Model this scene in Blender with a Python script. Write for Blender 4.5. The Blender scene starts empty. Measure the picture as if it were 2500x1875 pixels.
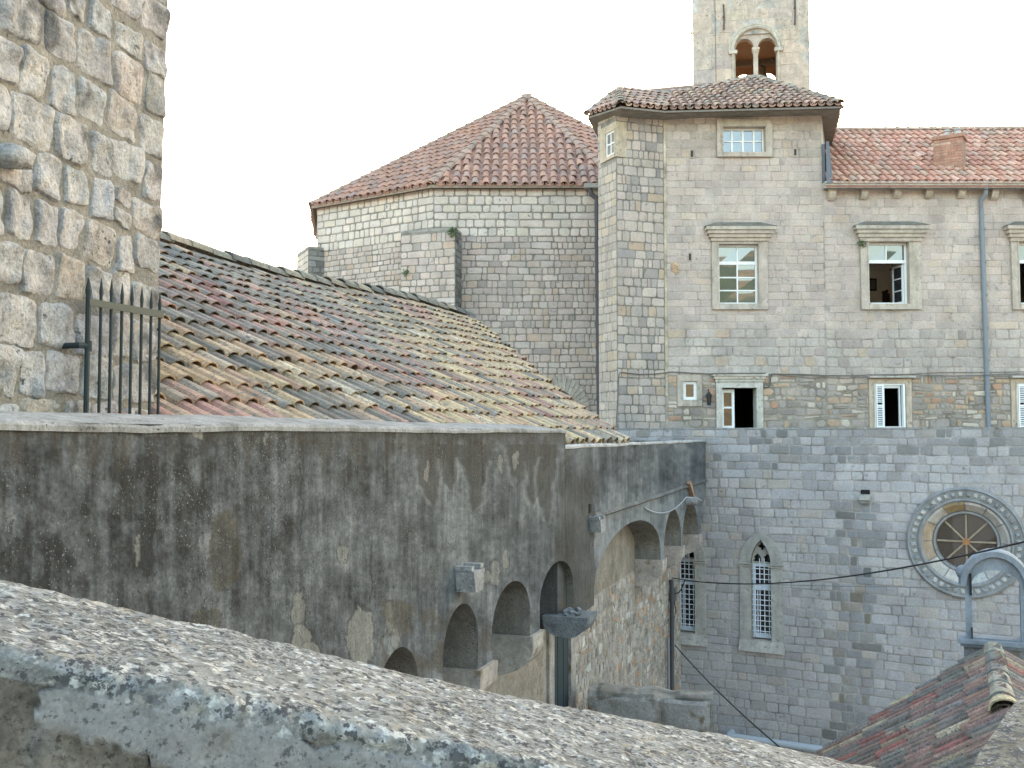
import bpy, math, random
import numpy as np
from mathutils import Vector, Matrix

# ------------------------------------------------------------------ camera, world, sun, exposure
SC = bpy.context.scene
FPX = 2500 * 35 / 36.0
PIT = math.atan(122.5 / FPX)
cam_data = bpy.data.cameras.new('camera'); cam_data.lens = 35; cam_data.sensor_width = 36
cam_data.clip_start = 0.05; cam_data.clip_end = 5000
cam = bpy.data.objects.new('camera', cam_data); SC.collection.objects.link(cam)
cam.location = (0, 0, 0); cam.rotation_euler = (math.pi / 2 + PIT, 0, 0)
SC.camera = cam

SUN_EL, SUN_AZ = math.radians(7.0), math.radians(22.0)     # low sun ahead, to the right of the view axis
w = bpy.data.worlds.new('World'); SC.world = w; w.use_nodes = True
nt = w.node_tree; nt.nodes.clear()
sky = nt.nodes.new('ShaderNodeTexSky'); sky.sky_type = 'NISHITA'; sky.sun_disc = False
sky.sun_elevation = SUN_EL; sky.sun_rotation = SUN_AZ
sky.air_density = 1.0; sky.dust_density = 3.5; sky.ozone_density = 0.6
bg = nt.nodes.new('ShaderNodeBackground'); bg.inputs[1].default_value = 0.15
wo = nt.nodes.new('ShaderNodeOutputWorld')
nt.links.new(sky.outputs[0], bg.inputs[0]); nt.links.new(bg.outputs[0], wo.inputs[0])
sun_d = bpy.data.lights.new('sun', 'SUN'); sun_d.energy = 2.2; sun_d.angle = math.radians(0.6); sun_d.color = (1, .82, .62)
sun = bpy.data.objects.new('sun', sun_d); SC.collection.objects.link(sun)
sdir = Vector((math.sin(SUN_AZ) * math.cos(SUN_EL), math.cos(SUN_AZ) * math.cos(SUN_EL), math.sin(SUN_EL)))
sun.rotation_euler = sdir.to_track_quat('Z', 'Y').to_euler()
SC.view_settings.view_transform = 'Standard'; SC.view_settings.look = 'None'
SC.view_settings.gamma = 1; SC.view_settings.use_curve_mapping = False
SC.view_settings.exposure = 3.5

GZ = -9.5            # street level (the eye is at z = 0)
rng = random.Random(7)

# ------------------------------------------------------------------ projection helpers (place things where they stand)
_cp, _sp = math.cos(PIT), math.sin(PIT)
def ray(x, y):
    xc = (x - 1250) / FPX; yc = (937.5 - y) / FPX
    Y = _cp - yc * _sp; Z = _sp + yc * _cp
    return Vector((xc / Y, 1, Z / Y))
def P(x, y, d): return ray(x, y) * d
def proj(p):
    Yc = p[1] * _cp + p[2] * _sp; Zc = -p[1] * _sp + p[2] * _cp
    if Yc < .05: return (-9999, -9999)
    return (1250 + FPX * p[0] / Yc, 937.5 - FPX * Zc / Yc)

class Fr:
    """vertical wall plane from plan point A to B (left to right as seen from outside)"""
    def __init__(s, A, B, lean=0):
        s.A = Vector((A[0], A[1], 0)); s.B = Vector((B[0], B[1], 0)); d = s.B - s.A; s.L = d.length
        s.U = d.normalized(); s.N = Vector((s.U.y, -s.U.x, 0)); s.lean = lean
    def pt(s, u, z, n=0.0):
        u = u + s.lean * z
        return (s.A.x + s.U.x * u + s.N.x * n, s.A.y + s.U.y * u + s.N.y * n, z)
    def px(s, x, y, n=0.0):
        r = ray(x, y); O = s.A + s.N * n
        p = r * (O.dot(s.N) / r.dot(s.N)); u = (p - s.A).dot(s.U)
        return (u - s.lean * p.z, p.z)
class Slope:
    """roof plane: O origin, U along the eave, V up the slope"""
    def __init__(s, O, U, V):
        s.O = Vector(O); s.U = Vector(U).normalized(); V = Vector(V); V = V - s.U * V.dot(s.U); s.V = V.normalized()
        s.N = s.U.cross(s.V)
        if s.N.z < 0: s.N = -s.N
    def pt(s, u, v, n=0.0):
        p = s.O + s.U * u + s.V * v + s.N * n; return (p.x, p.y, p.z)
    def uv(s, p):
        q = Vector(p) - s.O; return (q.dot(s.U), q.dot(s.V))

# ------------------------------------------------------------------ numpy noise
def _h(ix, iy, seed):
    n = (ix.astype(np.int64) * 374761393 + iy.astype(np.int64) * 668265263 + seed * 1442695041) & 0xffffffff
    n = ((n ^ (n >> 13)) * 1274126177) & 0xffffffff
    return ((n ^ (n >> 16)) & 0xffff) / 65535.0
def vnoise(x, y, seed=0):
    x = np.asarray(x, float); y = np.asarray(y, float)
    ix = np.floor(x); iy = np.floor(y); fx = x - ix; fy = y - iy
    fx = fx * fx * (3 - 2 * fx); fy = fy * fy * (3 - 2 * fy)
    a = _h(ix, iy, seed); b = _h(ix + 1, iy, seed); c = _h(ix, iy + 1, seed); d = _h(ix + 1, iy + 1, seed)
    return (a * (1 - fx) + b * fx) * (1 - fy) + (c * (1 - fx) + d * fx) * fy
def fbm(x, y, seed=0, o=4):
    t = 0; a = .5; s = 0
    for i in range(o):
        t = t + a * vnoise(np.asarray(x) * 2 ** i, np.asarray(y) * 2 ** i, seed + i * 17); s += a; a *= .5
    return t / s
def sstep(a, b, x):
    t = np.clip((x - a) / (b - a), 0, 1); return t * t * (3 - 2 * t)
def _hs(ix, iy, seed):
    n = (ix * 374761393 + iy * 668265263 + seed * 1442695041) & 0xffffffff
    n = ((n ^ (n >> 13)) * 1274126177) & 0xffffffff
    return ((n ^ (n >> 16)) & 0xffff) / 65535.0
def f1(x, y, seed=0, o=3):
    t = 0.0; a = .5; s = 0.0
    for i in range(o):
        X_, Y_ = x * 2 ** i, y * 2 ** i; ix, iy = math.floor(X_), math.floor(Y_); fx, fy = X_ - ix, Y_ - iy
        fx = fx * fx * (3 - 2 * fx); fy = fy * fy * (3 - 2 * fy); sd = seed + i * 17
        t += a * ((_hs(ix, iy, sd) * (1 - fx) + _hs(ix + 1, iy, sd) * fx) * (1 - fy) + (_hs(ix, iy + 1, sd) * (1 - fx) + _hs(ix + 1, iy + 1, sd) * fx) * fy); s += a; a *= .5
    return t / s

# ------------------------------------------------------------------ mesh builder and scene tree
class MB:
    def __init__(s): s.v = []; s.f = []; s.c = []
    def add(s, v, f, col):
        o = len(s.v); s.v += [tuple(p) for p in v]; s.f += [tuple(i + o for i in q) for q in f]
        if isinstance(col, list): s.c += col
        else: s.c += [tuple(col[:3])] * len(v)
    def merge(s, o): s.add(o.v, o.f, list(o.c))
_world = {}
def tag(o, label=None, cat=None, group=None, kind=None):
    if label: o['label'] = label
    if cat: o['category'] = cat
    if group: o['group'] = group
    if kind: o['kind'] = kind
    return o
def link_mesh(name, me, parent, center):
    o = bpy.data.objects.new(name, me); SC.collection.objects.link(o)
    pw = Vector((0, 0, 0))
    if parent is not None: o.parent = parent; pw = _world[parent.name]
    o.location = center - pw; _world[o.name] = center
    return o
def build(name, mb, mat, parent=None, smooth=False, label=None, cat=None, group=None, kind=None):
    if not mb.v: return None
    a = np.array(mb.v, dtype=float); lo = a.min(0); hi = a.max(0)
    c = Vector(((lo[0] + hi[0]) / 2, (lo[1] + hi[1]) / 2, lo[2])); a = a - np.array(c)
    me = bpy.data.meshes.new(name); me.from_pydata(a.tolist(), [], mb.f)
    at = me.attributes.new('col', 'FLOAT_COLOR', 'POINT')
    ca = np.ones((len(mb.v), 4), dtype=np.float32); ca[:, :3] = np.array(mb.c, dtype=np.float32)
    at.data.foreach_set('color', ca.ravel())
    me.materials.append(mat)
    if smooth: me.polygons.foreach_set('use_smooth', [True] * len(me.polygons))
    o = link_mesh(name, me, parent, c)
    return tag(o, label, cat, group, kind)
def thing(name, label, cat, loc, group=None):
    o = bpy.data.objects.new(name, None); SC.collection.objects.link(o); o.empty_display_size = .3
    o.location = loc; _world[o.name] = Vector(loc); return tag(o, label, cat, group)

BOXF = [(0, 3, 2, 1), (4, 5, 6, 7), (0, 1, 5, 4), (1, 2, 6, 5), (2, 3, 7, 6), (3, 0, 4, 7)]
def fbox(mb, fr, u0, u1, z0, z1, n0, n1, col):
    v = [fr.pt(u, z, n) for n in (n0, n1) for (u, z) in ((u0, z0), (u1, z0), (u1, z1), (u0, z1))]
    mb.add(v, BOXF, col)
def wbox(mb, p0, p1, col):
    x0, y0, z0 = p0; x1, y1, z1 = p1
    v = [(x0, y0, z0), (x1, y0, z0), (x1, y1, z0), (x0, y1, z0), (x0, y0, z1), (x1, y0, z1), (x1, y1, z1), (x0, y1, z1)]
    mb.add(v, BOXF, col)
def tube(mb, pts, r, col, seg=8, r2=None):
    pts = [Vector(p) for p in pts]; n = len(pts); rings = []
    for i, p in enumerate(pts):
        t = (pts[min(i + 1, n - 1)] - pts[max(i - 1, 0)]).normalized()
        a = t.cross(Vector((0, 0, 1)));
        if a.length < .05: a = t.cross(Vector((1, 0, 0)))
        a.normalize(); b = t.cross(a)
        rr = r if r2 is None else r + (r2 - r) * i / (n - 1)
        rings.append([p + (a * math.cos(k * 2 * math.pi / seg) + b * math.sin(k * 2 * math.pi / seg)) * rr for k in range(seg)])
    v = [q for R in rings for q in R]; f = []
    for i in range(n - 1):
        for k in range(seg):
            k2 = (k + 1) % seg; f.append((i * seg + k, i * seg + k2, (i + 1) * seg + k2, (i + 1) * seg + k))
    f.append(tuple(range(seg))); f.append(tuple(range((n - 1) * seg, n * seg))[::-1])
    mb.add(v, f, col)
def blob(mb, c, rad, col, seed=0, seg=14, rings=9, rough=.15, boxy=1.0):
    v = []; f = []
    for i in range(rings + 1):
        th = math.pi * i / rings
        for k in range(seg):
            ph = 2 * math.pi * k / seg
            d = Vector((math.sin(th) * math.cos(ph), math.sin(th) * math.sin(ph), math.cos(th)))
            e = Vector([math.copysign(abs(q) ** boxy, q) for q in d])
            m = 1 + rough * (2 * f1(d.x * 2 + seed * 3.1 + 5, d.y * 2 + d.z * 2 + 9, seed) - 1)
            v.append((c[0] + e.x * rad[0] * m, c[1] + e.y * rad[1] * m, c[2] + e.z * rad[2] * m))
    for i in range(rings):
        for k in range(seg):
            k2 = (k + 1) % seg; f.append((i * seg + k, i * seg + k2, (i + 1) * seg + k2, (i + 1) * seg + k))
    mb.add(v, f, col)

# ------------------------------------------------------------------ materials
def mat_attr(name, rough=.92, grain=(40, .25), blot=(3, .25), bump=(60, .3, .004), spots=None, spots2=None, streak=None, spec=.25, warm=0.0):
    m = bpy.data.materials.new(name); m.use_nodes = True; t = m.node_tree; N = t.nodes; L = t.links
    bs = N['Principled BSDF']; bs.inputs['Roughness'].default_value = rough; bs.inputs['Specular IOR Level'].default_value = spec
    at = N.new('ShaderNodeAttribute'); at.attribute_name = 'col'
    geo = N.new('ShaderNodeNewGeometry'); cur = at.outputs['Color']; pos = geo.outputs['Position']
    def noise(scale, det=4, vec=None, rg=.6):
        n = N.new('ShaderNodeTexNoise'); n.inputs['Scale'].default_value = scale; n.inputs['Detail'].default_value = det
        n.inputs['Roughness'].default_value = rg; L.new(vec or pos, n.inputs['Vector']); return n.outputs['Fac']
    def mr(src, a, b, c, d):
        q = N.new('ShaderNodeMapRange'); q.inputs[1].default_value = a; q.inputs[2].default_value = b
        q.inputs[3].default_value = c; q.inputs[4].default_value = d; L.new(src, q.inputs[0]); return q.outputs[0]
    def mulc(cur, fac):
        q = N.new('ShaderNodeMix'); q.data_type = 'RGBA'; q.blend_type = 'MULTIPLY'; q.inputs[0].default_value = 1
        L.new(cur, q.inputs[6]); L.new(fac, q.inputs[7]); return q.outputs[2]
    def mixc(cur, fac, col):
        q = N.new('ShaderNodeMix'); q.data_type = 'RGBA'; L.new(fac, q.inputs[0]); L.new(cur, q.inputs[6])
        q.inputs[7].default_value = (*col, 1); return q.outputs[2]
    if grain: cur = mulc(cur, mr(noise(grain[0], 6, rg=.7), .28, .72, 1 - grain[1], 1 + grain[1]))
    if blot: cur = mulc(cur, mr(noise(blot[0], 5), .3, .7, 1 - blot[1], 1 + blot[1]))
    if streak:
        mp = N.new('ShaderNodeMapping'); mp.inputs['Scale'].default_value = (streak[0], streak[0], streak[0] * streak[2]); L.new(pos, mp.inputs[0])
        cur = mulc(cur, mr(noise(1, 5, mp.outputs[0], .65), .3, .7, 1 - streak[1], 1 + streak[1]))
    for sp in (spots, spots2):
        if sp:   # (scale, low, high, colour, clump scale)
            mask = mr(noise(sp[0], 3, rg=.5), sp[1], sp[2], 0, 1)
            if sp[4]:
                mm = N.new('ShaderNodeMath'); mm.operation = 'MULTIPLY'; L.new(mask, mm.inputs[0])
                L.new(mr(noise(sp[4], 4), .42, .6, 0, 1), mm.inputs[1]); mask = mm.outputs[0]
            cur = mixc(cur, mask, sp[3])
    L.new(cur, bs.inputs['Base Color'])
    if bump:
        b = N.new('ShaderNodeBump'); b.inputs['Strength'].default_value = bump[1]; b.inputs['Distance'].default_value = bump[2]
        L.new(noise(bump[0], 8, rg=.7), b.inputs['Height']); L.new(b.outputs[0], bs.inputs['Normal'])
    return m
M = {}
M['stone'] = mat_attr('limestone', grain=(22, .17), blot=(1.3, .13), bump=(26, .6, .016), streak=(1.6, .10, .3), spots=(9, .60, .72, (.20, .19, .175), 1.2))
M['stone_old'] = mat_attr('weathered_limestone', grain=(45, .40), blot=(7, .28), bump=(36, 1.0, .022), spots=(28, .6, .72, (.05, .05, .048), 4))
M['mortar'] = mat_attr('mortar', grain=(35, .25), blot=(2.6, .42), bump=(40, .4, .01))
M['dress'] = mat_attr('dressed_stone', grain=(30, .16), blot=(4, .18), bump=(40, .3, .008), streak=(7, .16, .25), spots=(12, .56, .72, (.17, .16, .145), 2))
M['tile'] = mat_attr('terracotta_tile', grain=(40, .3), blot=(8, .25), bump=(60, .45, .007), spots=(60, .56, .66, (.055, .055, .05), 5), spots2=(24, .5, .64, (.155, .15, .13), 3))
M['tile_old'] = mat_attr('mossy_old_tile', grain=(45, .4), blot=(9, .3), bump=(50, .6, .01), spots=(26, .53, .63, (.125, .12, .10), 3), spots2=(60, .56, .64, (.045, .045, .04), 5))
M['tile_far'] = mat_attr('terracotta_tile_far', grain=(9, .22), blot=(1.5, .18), bump=None)
M['stucco'] = mat_attr('weathered_stucco', grain=(55, .38), blot=(6, .18), bump=(70, .5, .008), streak=(14, .22, .12), spots=(100, .635, .68, (.22, .225, .225), 2.5), spots2=(60, .58, .70, (.016, .016, .016), 5))
M['rubble'] = mat_attr('plastered_rubble', grain=(25, .30), blot=(3, .32), bump=(25, .8, .02), spots=(7, .54, .68, (.17, .125, .08), 2))
M['metal'] = mat_attr('painted_iron', rough=.6, grain=(60, .15), blot=None, bump=(120, .1, .002), spec=.22)
M['paint'] = mat_attr('white_paint', rough=.5, grain=(12, .05), blot=None, bump=None, spec=.4)
M['cable'] = mat_attr('cable_rubber', rough=.6, grain=None, blot=None, bump=None)
M['plain'] = mat_attr('plaster', rough=.9, grain=(10, .08), blot=(2, .06), bump=None)
M['leaf'] = mat_attr('foliage', rough=.6, grain=(20, .3), blot=None, bump=None)
M['brick'] = mat_attr('chimney_brick', grain=(25, .3), blot=(4, .2), bump=None)
M['ground'] = mat_attr('street_stone', grain=(3, .2), blot=(.3, .15), bump=(8, .4, .02))
M['hill'] = mat_attr('hillside_scrub', grain=(.25, .5), blot=(.04, .5), bump=None)

def mat_glass(name, base, refl):
    m = bpy.data.materials.new(name); m.use_nodes = True; t = m.node_tree; N = t.nodes; L = t.links
    bs = N['Principled BSDF']; bs.inputs['Base Color'].default_value = (*base, 1); bs.inputs['Roughness'].default_value = .25
    gl = N.new('ShaderNodeBsdfGlossy'); gl.inputs['Roughness'].default_value = .015; gl.inputs['Color'].default_value = (.95, .97, 1, 1)
    mx = N.new('ShaderNodeMixShader'); mx.inputs[0].default_value = refl
    L.new(bs.outputs[0], mx.inputs[1]); L.new(gl.outputs[0], mx.inputs[2]); L.new(mx.outputs[0], N['Material Output'].inputs[0])
    return m
M['glass'] = mat_glass('window_glass', (.02, .025, .03), .14)
M['glass_dark'] = mat_glass('dark_window_glass', (.012, .012, .014), .06)

def mat_lichen():
    """speckled lichen on the sloping parapet top, smoother grey cement and brown crust on its face"""
    m = bpy.data.materials.new('lichen_cement'); m.use_nodes = True; t = m.node_tree; N = t.nodes; L = t.links
    bs = N['Principled BSDF']; bs.inputs['Roughness'].default_value = .95; bs.inputs['Specular IOR Level'].default_value = .15
    at = N.new('ShaderNodeAttribute'); at.attribute_name = 'col'
    geo = N.new('ShaderNodeNewGeometry'); pos = geo.outputs['Position']
    def noise(scale, det=4, rg=.6, w=0, vec=None):
        n = N.new('ShaderNodeTexNoise'); n.noise_dimensions = '4D'; n.inputs['W'].default_value = w
        n.inputs['Scale'].default_value = scale; n.inputs['Detail'].default_value = det
        n.inputs['Roughness'].default_value = rg; L.new(vec or pos, n.inputs['Vector']); return n.outputs['Fac']
    def mr(src, a, b, c, d):
        q = N.new('ShaderNodeMapRange'); q.inputs[1].default_value = a; q.inputs[2].default_value = b
        q.inputs[3].default_value = c; q.inputs[4].default_value = d; L.new(src, q.inputs[0]); return q.outputs[0]
    def mul(a, b):
        q = N.new('ShaderNodeMath'); q.operation = 'MULTIPLY'; L.new(a, q.inputs[0]); L.new(b, q.inputs[1]); return q.outputs[0]
    def mix(fac, A, B, mode='MIX'):
        q = N.new('ShaderNodeMix'); q.data_type = 'RGBA'; q.blend_type = mode
        if isinstance(fac, float): q.inputs[0].default_value = fac
        else: L.new(fac, q.inputs[0])
        for s, x in ((6, A), (7, B)):
            if isinstance(x, tuple): q.inputs[s].default_value = (*x, 1)
            else: L.new(x, q.inputs[s])
        return q.outputs[2]
    sep = N.new('ShaderNodeSeparateColor'); L.new(at.outputs['Color'], sep.inputs[0])
    top, cement, crack = sep.outputs[0], sep.outputs[1], sep.outputs[2]
    # lichen top
    c = mix(mr(noise(30, 5, .75, 1), .38, .6, 0, 1), (.125, .12, .108), (.255, .25, .24))
    c = mix(mr(noise(48, 3, .55, 2), .54, .6, 0, 1), c, (.40, .385, .355))
    c = mix(mul(mr(noise(30, 2, .5, 6), .56, .62, 0, .8), mr(noise(4, 2, .5, 6.5), .4, .6, 0, 1)), c, (.29, .25, .195))
    c = mix(mr(noise(62, 3, .65, 3), .545, .59, 0, .9), c, (.04, .041, .045))
    c = mix(mul(mr(noise(120, 3, .6, 4), .5, .58, 0, .9), mr(noise(6, 3, .5, 5), .42, .6, 0, 1)), c, (.05, .05, .053))
    c = mix(1.0, c, mr(noise(150, 3, .7, 7), .3, .7, .65, 1.3), 'MULTIPLY')
    # face: brown crust and grey cement
    cr = mix(mr(noise(26, 6, .7, 10), .35, .65, 0, 1), (.048, .045, .038), (.15, .135, .11))
    cr = mix(mr(noise(9, 4, .6, 11), .5, .66, 0, .8), cr, (.17, .175, .175))
    cr = mix(mr(noise(110, 4, .7, 12), .54, .64, 0, .8), cr, (.028, .026, .024))
    cm = mix(mr(noise(30, 6, .65, 13), .3, .7, 0, 1), (.145, .148, .145), (.225, .225, .218))
    cm = mix(mr(noise(110, 3, .6, 14), .6, .68, 0, .8), cm, (.06, .06, .06))
    cm = mix(mr(noise(70, 4, .65, 31), .565, .62, 0, .8), cm, (.05, .05, .05)); cm = mix(mr(noise(14, 5, .65, 33), .55, .68, 0, .6), cm, (.12, .115, .10)); fc = mix(cement, cr, cm); fc = mix(crack, fc, (.02, .02, .022))
    fc = mix(1.0, fc, mr(noise(130, 4, .7, 17), .3, .7, .7, 1.25), 'MULTIPLY'); c = mix(1.0, c, (.90, .955, .965), 'MULTIPLY')
    L.new(mix(top, fc, c), bs.inputs['Base Color'])
    b = N.new('ShaderNodeBump'); b.inputs['Strength'].default_value = .7; b.inputs['Distance'].default_value = .006
    L.new(noise(90, 8, .75, 20), b.inputs['Height']); L.new(b.outputs[0], bs.inputs['Normal'])
    return m
M['lichen'] = mat_lichen()

# ------------------------------------------------------------------ masonry and tiles
def px_size(v):
    a = [proj(p) for p in v]; xs = [p[0] for p in a]; ys = [p[1] for p in a]
    w_, h_ = max(xs) - min(xs), max(ys) - min(ys)
    cx, cy = (max(xs) + min(xs)) / 2, (max(ys) + min(ys)) / 2
    if cx < -5 or cx > 2505 or cy < -5 or cy > 1880: return 0, cx, cy
    return w_ * h_, cx, cy
def masonry(fr, u0, u1, z0, z1, h, w, colf, holes=(), joint=.014, proud=.02, irr=.25, wav=.008, r=None, split=0, soft=.16):
    """courses of separate stones; each is (verts, faces, colour)"""
    r = r or rng; out = []; zb = [z0]
    while zb[-1] < z1 - 1e-6:
        hh = h * r.uniform(1 - irr * .7, 1 + irr * .7)
        if z1 - zb[-1] - hh < .5 * h: hh = z1 - zb[-1]
        zb.append(zb[-1] + hh)
    ph = [(r.uniform(0, 6), r.uniform(0, 6)) for _ in zb]; nb = len(zb) - 1
    def edge(k, u):
        if k == 0 or k == nb: return zb[k]
        return zb[k] + wav * (math.sin(u * 2.1 + ph[k][0]) + .6 * math.sin(u * 5.3 + ph[k][1]))
    for k in range(nb):
        iv = [(u0, u1)]
        for hf in holes:
            c = hf(zb[k], zb[k + 1])
            if c:
                nv = []
                for a, b in iv:
                    if c[0] > a: nv.append((a, min(b, c[0])))
                    if c[1] < b: nv.append((max(a, c[1]), b))
                iv = [(a, b) for a, b in nv if b - a > .04]
        for a, b in iv:
            u = a
            while u < b - 1e-6:
                ww = w * math.exp(r.gauss(0, irr + .12))
                ww = min(max(ww, w * .5), w * 2.2)
                if r.random() < .05: ww = w * r.uniform(1.7, 2.6)
                if b - u - ww < .5 * w: ww = b - u
                cells = [(u, u + ww, 0, 1)]
                if split and r.random() < split and ww > w * .6:
                    q = r.uniform(.35, .65); cells = [(u, u + ww, 0, q), (u, u + ww, q, 1)]
                for (ua, ub, fa, fb) in cells:
                    j = joint * .5 * r.uniform(.7, 1.4)
                    def zz(uu, f): e0, e1 = edge(k, uu), edge(k + 1, uu); return e0 + (e1 - e0) * f
                    A = (ua + j, zz(ua, fa) + j); B = (ub - j, zz(ub, fa) + j); C = (ub - j, zz(ub, fb) - j); D = (ua + j, zz(ua, fb) - j)
                    mw = min(ub - ua, (zb[k + 1] - zb[k]) * (fb - fa)) - 2 * j
                    if mw < .02: continue
                    ring = []; cs = [A, B, C, D]
                    for i in range(4):
                        p = cs[i]; pn = cs[(i + 1) % 4]; pp = cs[i - 1]
                        cut = mw * r.uniform(soft * .4, soft * 1.5)
                        for q in (pp, pn):
                            L_ = math.hypot(q[0] - p[0], q[1] - p[1]); t = cut / max(L_, 1e-4)
                            ring.append((p[0] + (q[0] - p[0]) * t + r.gauss(0, irr * .012), p[1] + (q[1] - p[1]) * t + r.gauss(0, irr * .012)))
                    cx = sum(p[0] for p in ring) / 8; cz = sum(p[1] for p in ring) / 8
                    pr = proud * r.uniform(.6, 1.3); bev = min(.02, mw * .12) / mw * 2
                    v = [fr.pt(p[0], p[1], -.004) for p in ring]
                    tx, tz = r.gauss(0, .05), r.gauss(0, .05)
                    def nn(p, q): return pr * q + (p[0] - cx) * tx * .3 + (p[1] - cz) * tz * .3
                    v += [fr.pt(p[0] + (cx - p[0]) * bev * .25, p[1] + (cz - p[1]) * bev * .25, nn(p, .7)) for p in ring]
                    v += [fr.pt(p[0] + (cx - p[0]) * (bev + .06), p[1] + (cz - p[1]) * (bev + .06), nn(p, 1)) for p in ring]
                    v.append(fr.pt(cx, cz, pr * (1.0 + irr * r.uniform(-.2, .6))))
                    f = []
                    for q in range(2):
                        for i in range(8): f.append((q * 8 + i, q * 8 + (i + 1) % 8, (q + 1) * 8 + (i + 1) % 8, (q + 1) * 8 + i))
                    for i in range(8): f.append((16 + i, 16 + (i + 1) % 8, 24))
                    out.append((v, f, colf(cx, cz, r)))
                u += ww
    return out
def rect_hole(u0, u1, z0, z1, frac=.35):
    def f(a, b):
        ov = min(b, z1) - max(a, z0)
        return (u0, u1) if ov > frac * (b - a) else None
    return f
def disc_hole(uc, zc, r):
    def f(a, b):
        m = (a + b) / 2; d = r * r - (m - zc) ** 2
        return (uc - math.sqrt(d), uc + math.sqrt(d)) if d > 0 else None
    return f
def emit_pieces(pieces, root, mat, name='stone', rest='stonework', cap=300, vis=None, min_area=70, smooth=False):
    sc = []
    for p in pieces:
        s, cx, cy = px_size(p[0])
        if vis and s and not vis(cx, cy): s = 0
        sc.append(s)
    order = sorted(range(len(pieces)), key=lambda i: -sc[i]); top = set(i for i in order[:cap] if sc[i] > min_area)
    m = MB()
    for i, p in enumerate(pieces):
        if i in top:
            q = MB(); q.add(*p); build(name, q, mat, root, smooth)
        else: m.add(*p)
    if m.v: build(rest, m, mat, root, smooth, kind='stuff')
def wall_base(mb, fr, u0, u1, z0, z1, col, holes=()):
    us = sorted(set([u0, u1] + [min(max(x, u0), u1) for h in holes for x in h[:2]]))
    zs = sorted(set([z0, z1] + [min(max(x, z0), z1) for h in holes for x in h[2:4]]))
    for i in range(len(us) - 1):
        for k in range(len(zs) - 1):
            uc, zc = (us[i] + us[i + 1]) / 2, (zs[k] + zs[k + 1]) / 2
            if any(h[0] < uc < h[1] and h[2] < zc < h[3] for h in holes): continue
            mb.add([fr.pt(us[i], zs[k]), fr.pt(us[i + 1], zs[k]), fr.pt(us[i + 1], zs[k + 1]), fr.pt(us[i], zs[k + 1])], [(0, 1, 2, 3)], col)

def cover_tile(O, U, V, N, L, r0, r1, th, col, seg=6, lift=.03):
    """a half-round clay tile, lower end at O, showing its thickness at the lower lip"""
    v = []; f = []
    O, U, V, N = (Vector(x) for x in (O, U, V, N))
    for (q, r_, lf) in ((0, r0, lift), (1, r1, 0), ):
        for k in range(seg + 1):
            a = math.pi * k / seg
            v.append(O + V * (L * q) + U * (r_ * math.cos(a)) + N * (r_ * .85 * math.sin(a) + lf))
    for k in range(seg + 1):
        a = math.pi * k / seg
        v.append(O + U * ((r0 - th) * math.cos(a)) + N * ((r0 - th) * .85 * math.sin(a) + lift))
    for k in range(seg + 1):
        a = math.pi * k / seg
        v.append(O + V * (L * .35) + U * ((r0 - th) * math.cos(a)) + N * ((r0 - th) * .85 * math.sin(a) + lift * .6))
    n = seg + 1
    for k in range(seg):
        f.append((k, k + 1, n + k + 1, n + k)); f.append((k, 2 * n + k, 2 * n + k + 1, k + 1)); f.append((2 * n + k, 3 * n + k, 3 * n + k + 1, 2 * n + k + 1))
    return (v, f, col)
def in_poly(u, v, poly):
    c = False; n = len(poly)
    for i in range(n):
        x0, y0 = poly[i]; x1, y1 = poly[(i + 1) % n]
        if (y0 > v) != (y1 > v) and u < (x1 - x0) * (v - y0) / (y1 - y0) + x0: c = not c
    return c
def tile_roof(sl, poly, sp, ex, colf, r=None, rad=.42, base_col=(.10, .07, .055), jit=.012, sag=None):
    """covers (list) and pans + deck (MB)"""
    r = r or rng; us = [p[0] for p in poly]; vs = [p[1] for p in poly]; covers = []; pans = MB()
    n0, n1 = int(math.floor(min(us) / sp)) - 1, int(math.ceil(max(us) / sp)) + 1
    m1 = int(math.ceil(max(vs) / ex)) + 1
    for i in range(n0, n1):
        for j in range(-1, m1):
            u = (i + .5) * sp; v = j * ex
            sg = sag(u, v) if sag else 0
            if in_poly(u, v + ex * .5, poly):
                uu = u + r.gauss(0, jit); vv = v + r.gauss(0, jit * 1.6)
                V = (sl.V + sl.U * r.gauss(0, .018)).normalized()
                if r.random() < .012: vv -= r.uniform(.04, .10); V = (sl.V + sl.U * r.gauss(0, .09)).normalized()
                covers.append(cover_tile(sl.pt(uu, vv, .022 + sg + abs(r.gauss(0, .004))), sl.U, V, sl.N, ex * 1.22, sp * rad, sp * rad * .82, sp * .07, colf(u, v, r)))
            u2 = i * sp
            if in_poly(u2, v + ex * .5, poly):
                c = colf(u2, v, r); c = (c[0] * .92, c[1] * .88, c[2] * .88); sg = sag(u2, v) if sag else 0; w_ = sp * .42
                V_ = []
                for (vv, lf) in ((v - ex * .05, .022), (v + ex * 1.02, .004)):
                    for (a, nn) in ((-1, .045), (-.55, .012), (0, 0), (.55, .012), (1, .045)):
                        V_.append(sl.pt(u2 + a * w_, vv, lf + nn * sp / .2 + sg))
                V_ += [sl.pt(u2 + a * w_, v - ex * .05, nn * sp / .2 + sg) for (a, nn) in ((-1, .03), (-.55, 0), (0, -.01), (.55, 0), (1, .03))]
                F_ = [(k, k + 1, 6 + k, 5 + k) for k in range(4)] + [(10 + k, 11 + k, k + 1, k) for k in range(4)]
                pans.add(V_, F_, c)
    deck = [sl.pt(u, v, -.035) for u, v in poly]; deck2 = [sl.pt(u, v, -.11) for u, v in poly]; k = len(poly)
    pans.add(deck + deck2, [tuple(range(k)), tuple(range(k, 2 * k))[::-1]] + [(i, (i + 1) % k, k + (i + 1) % k, k + i) for i in range(k)], base_col)
    return covers, pans
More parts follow.
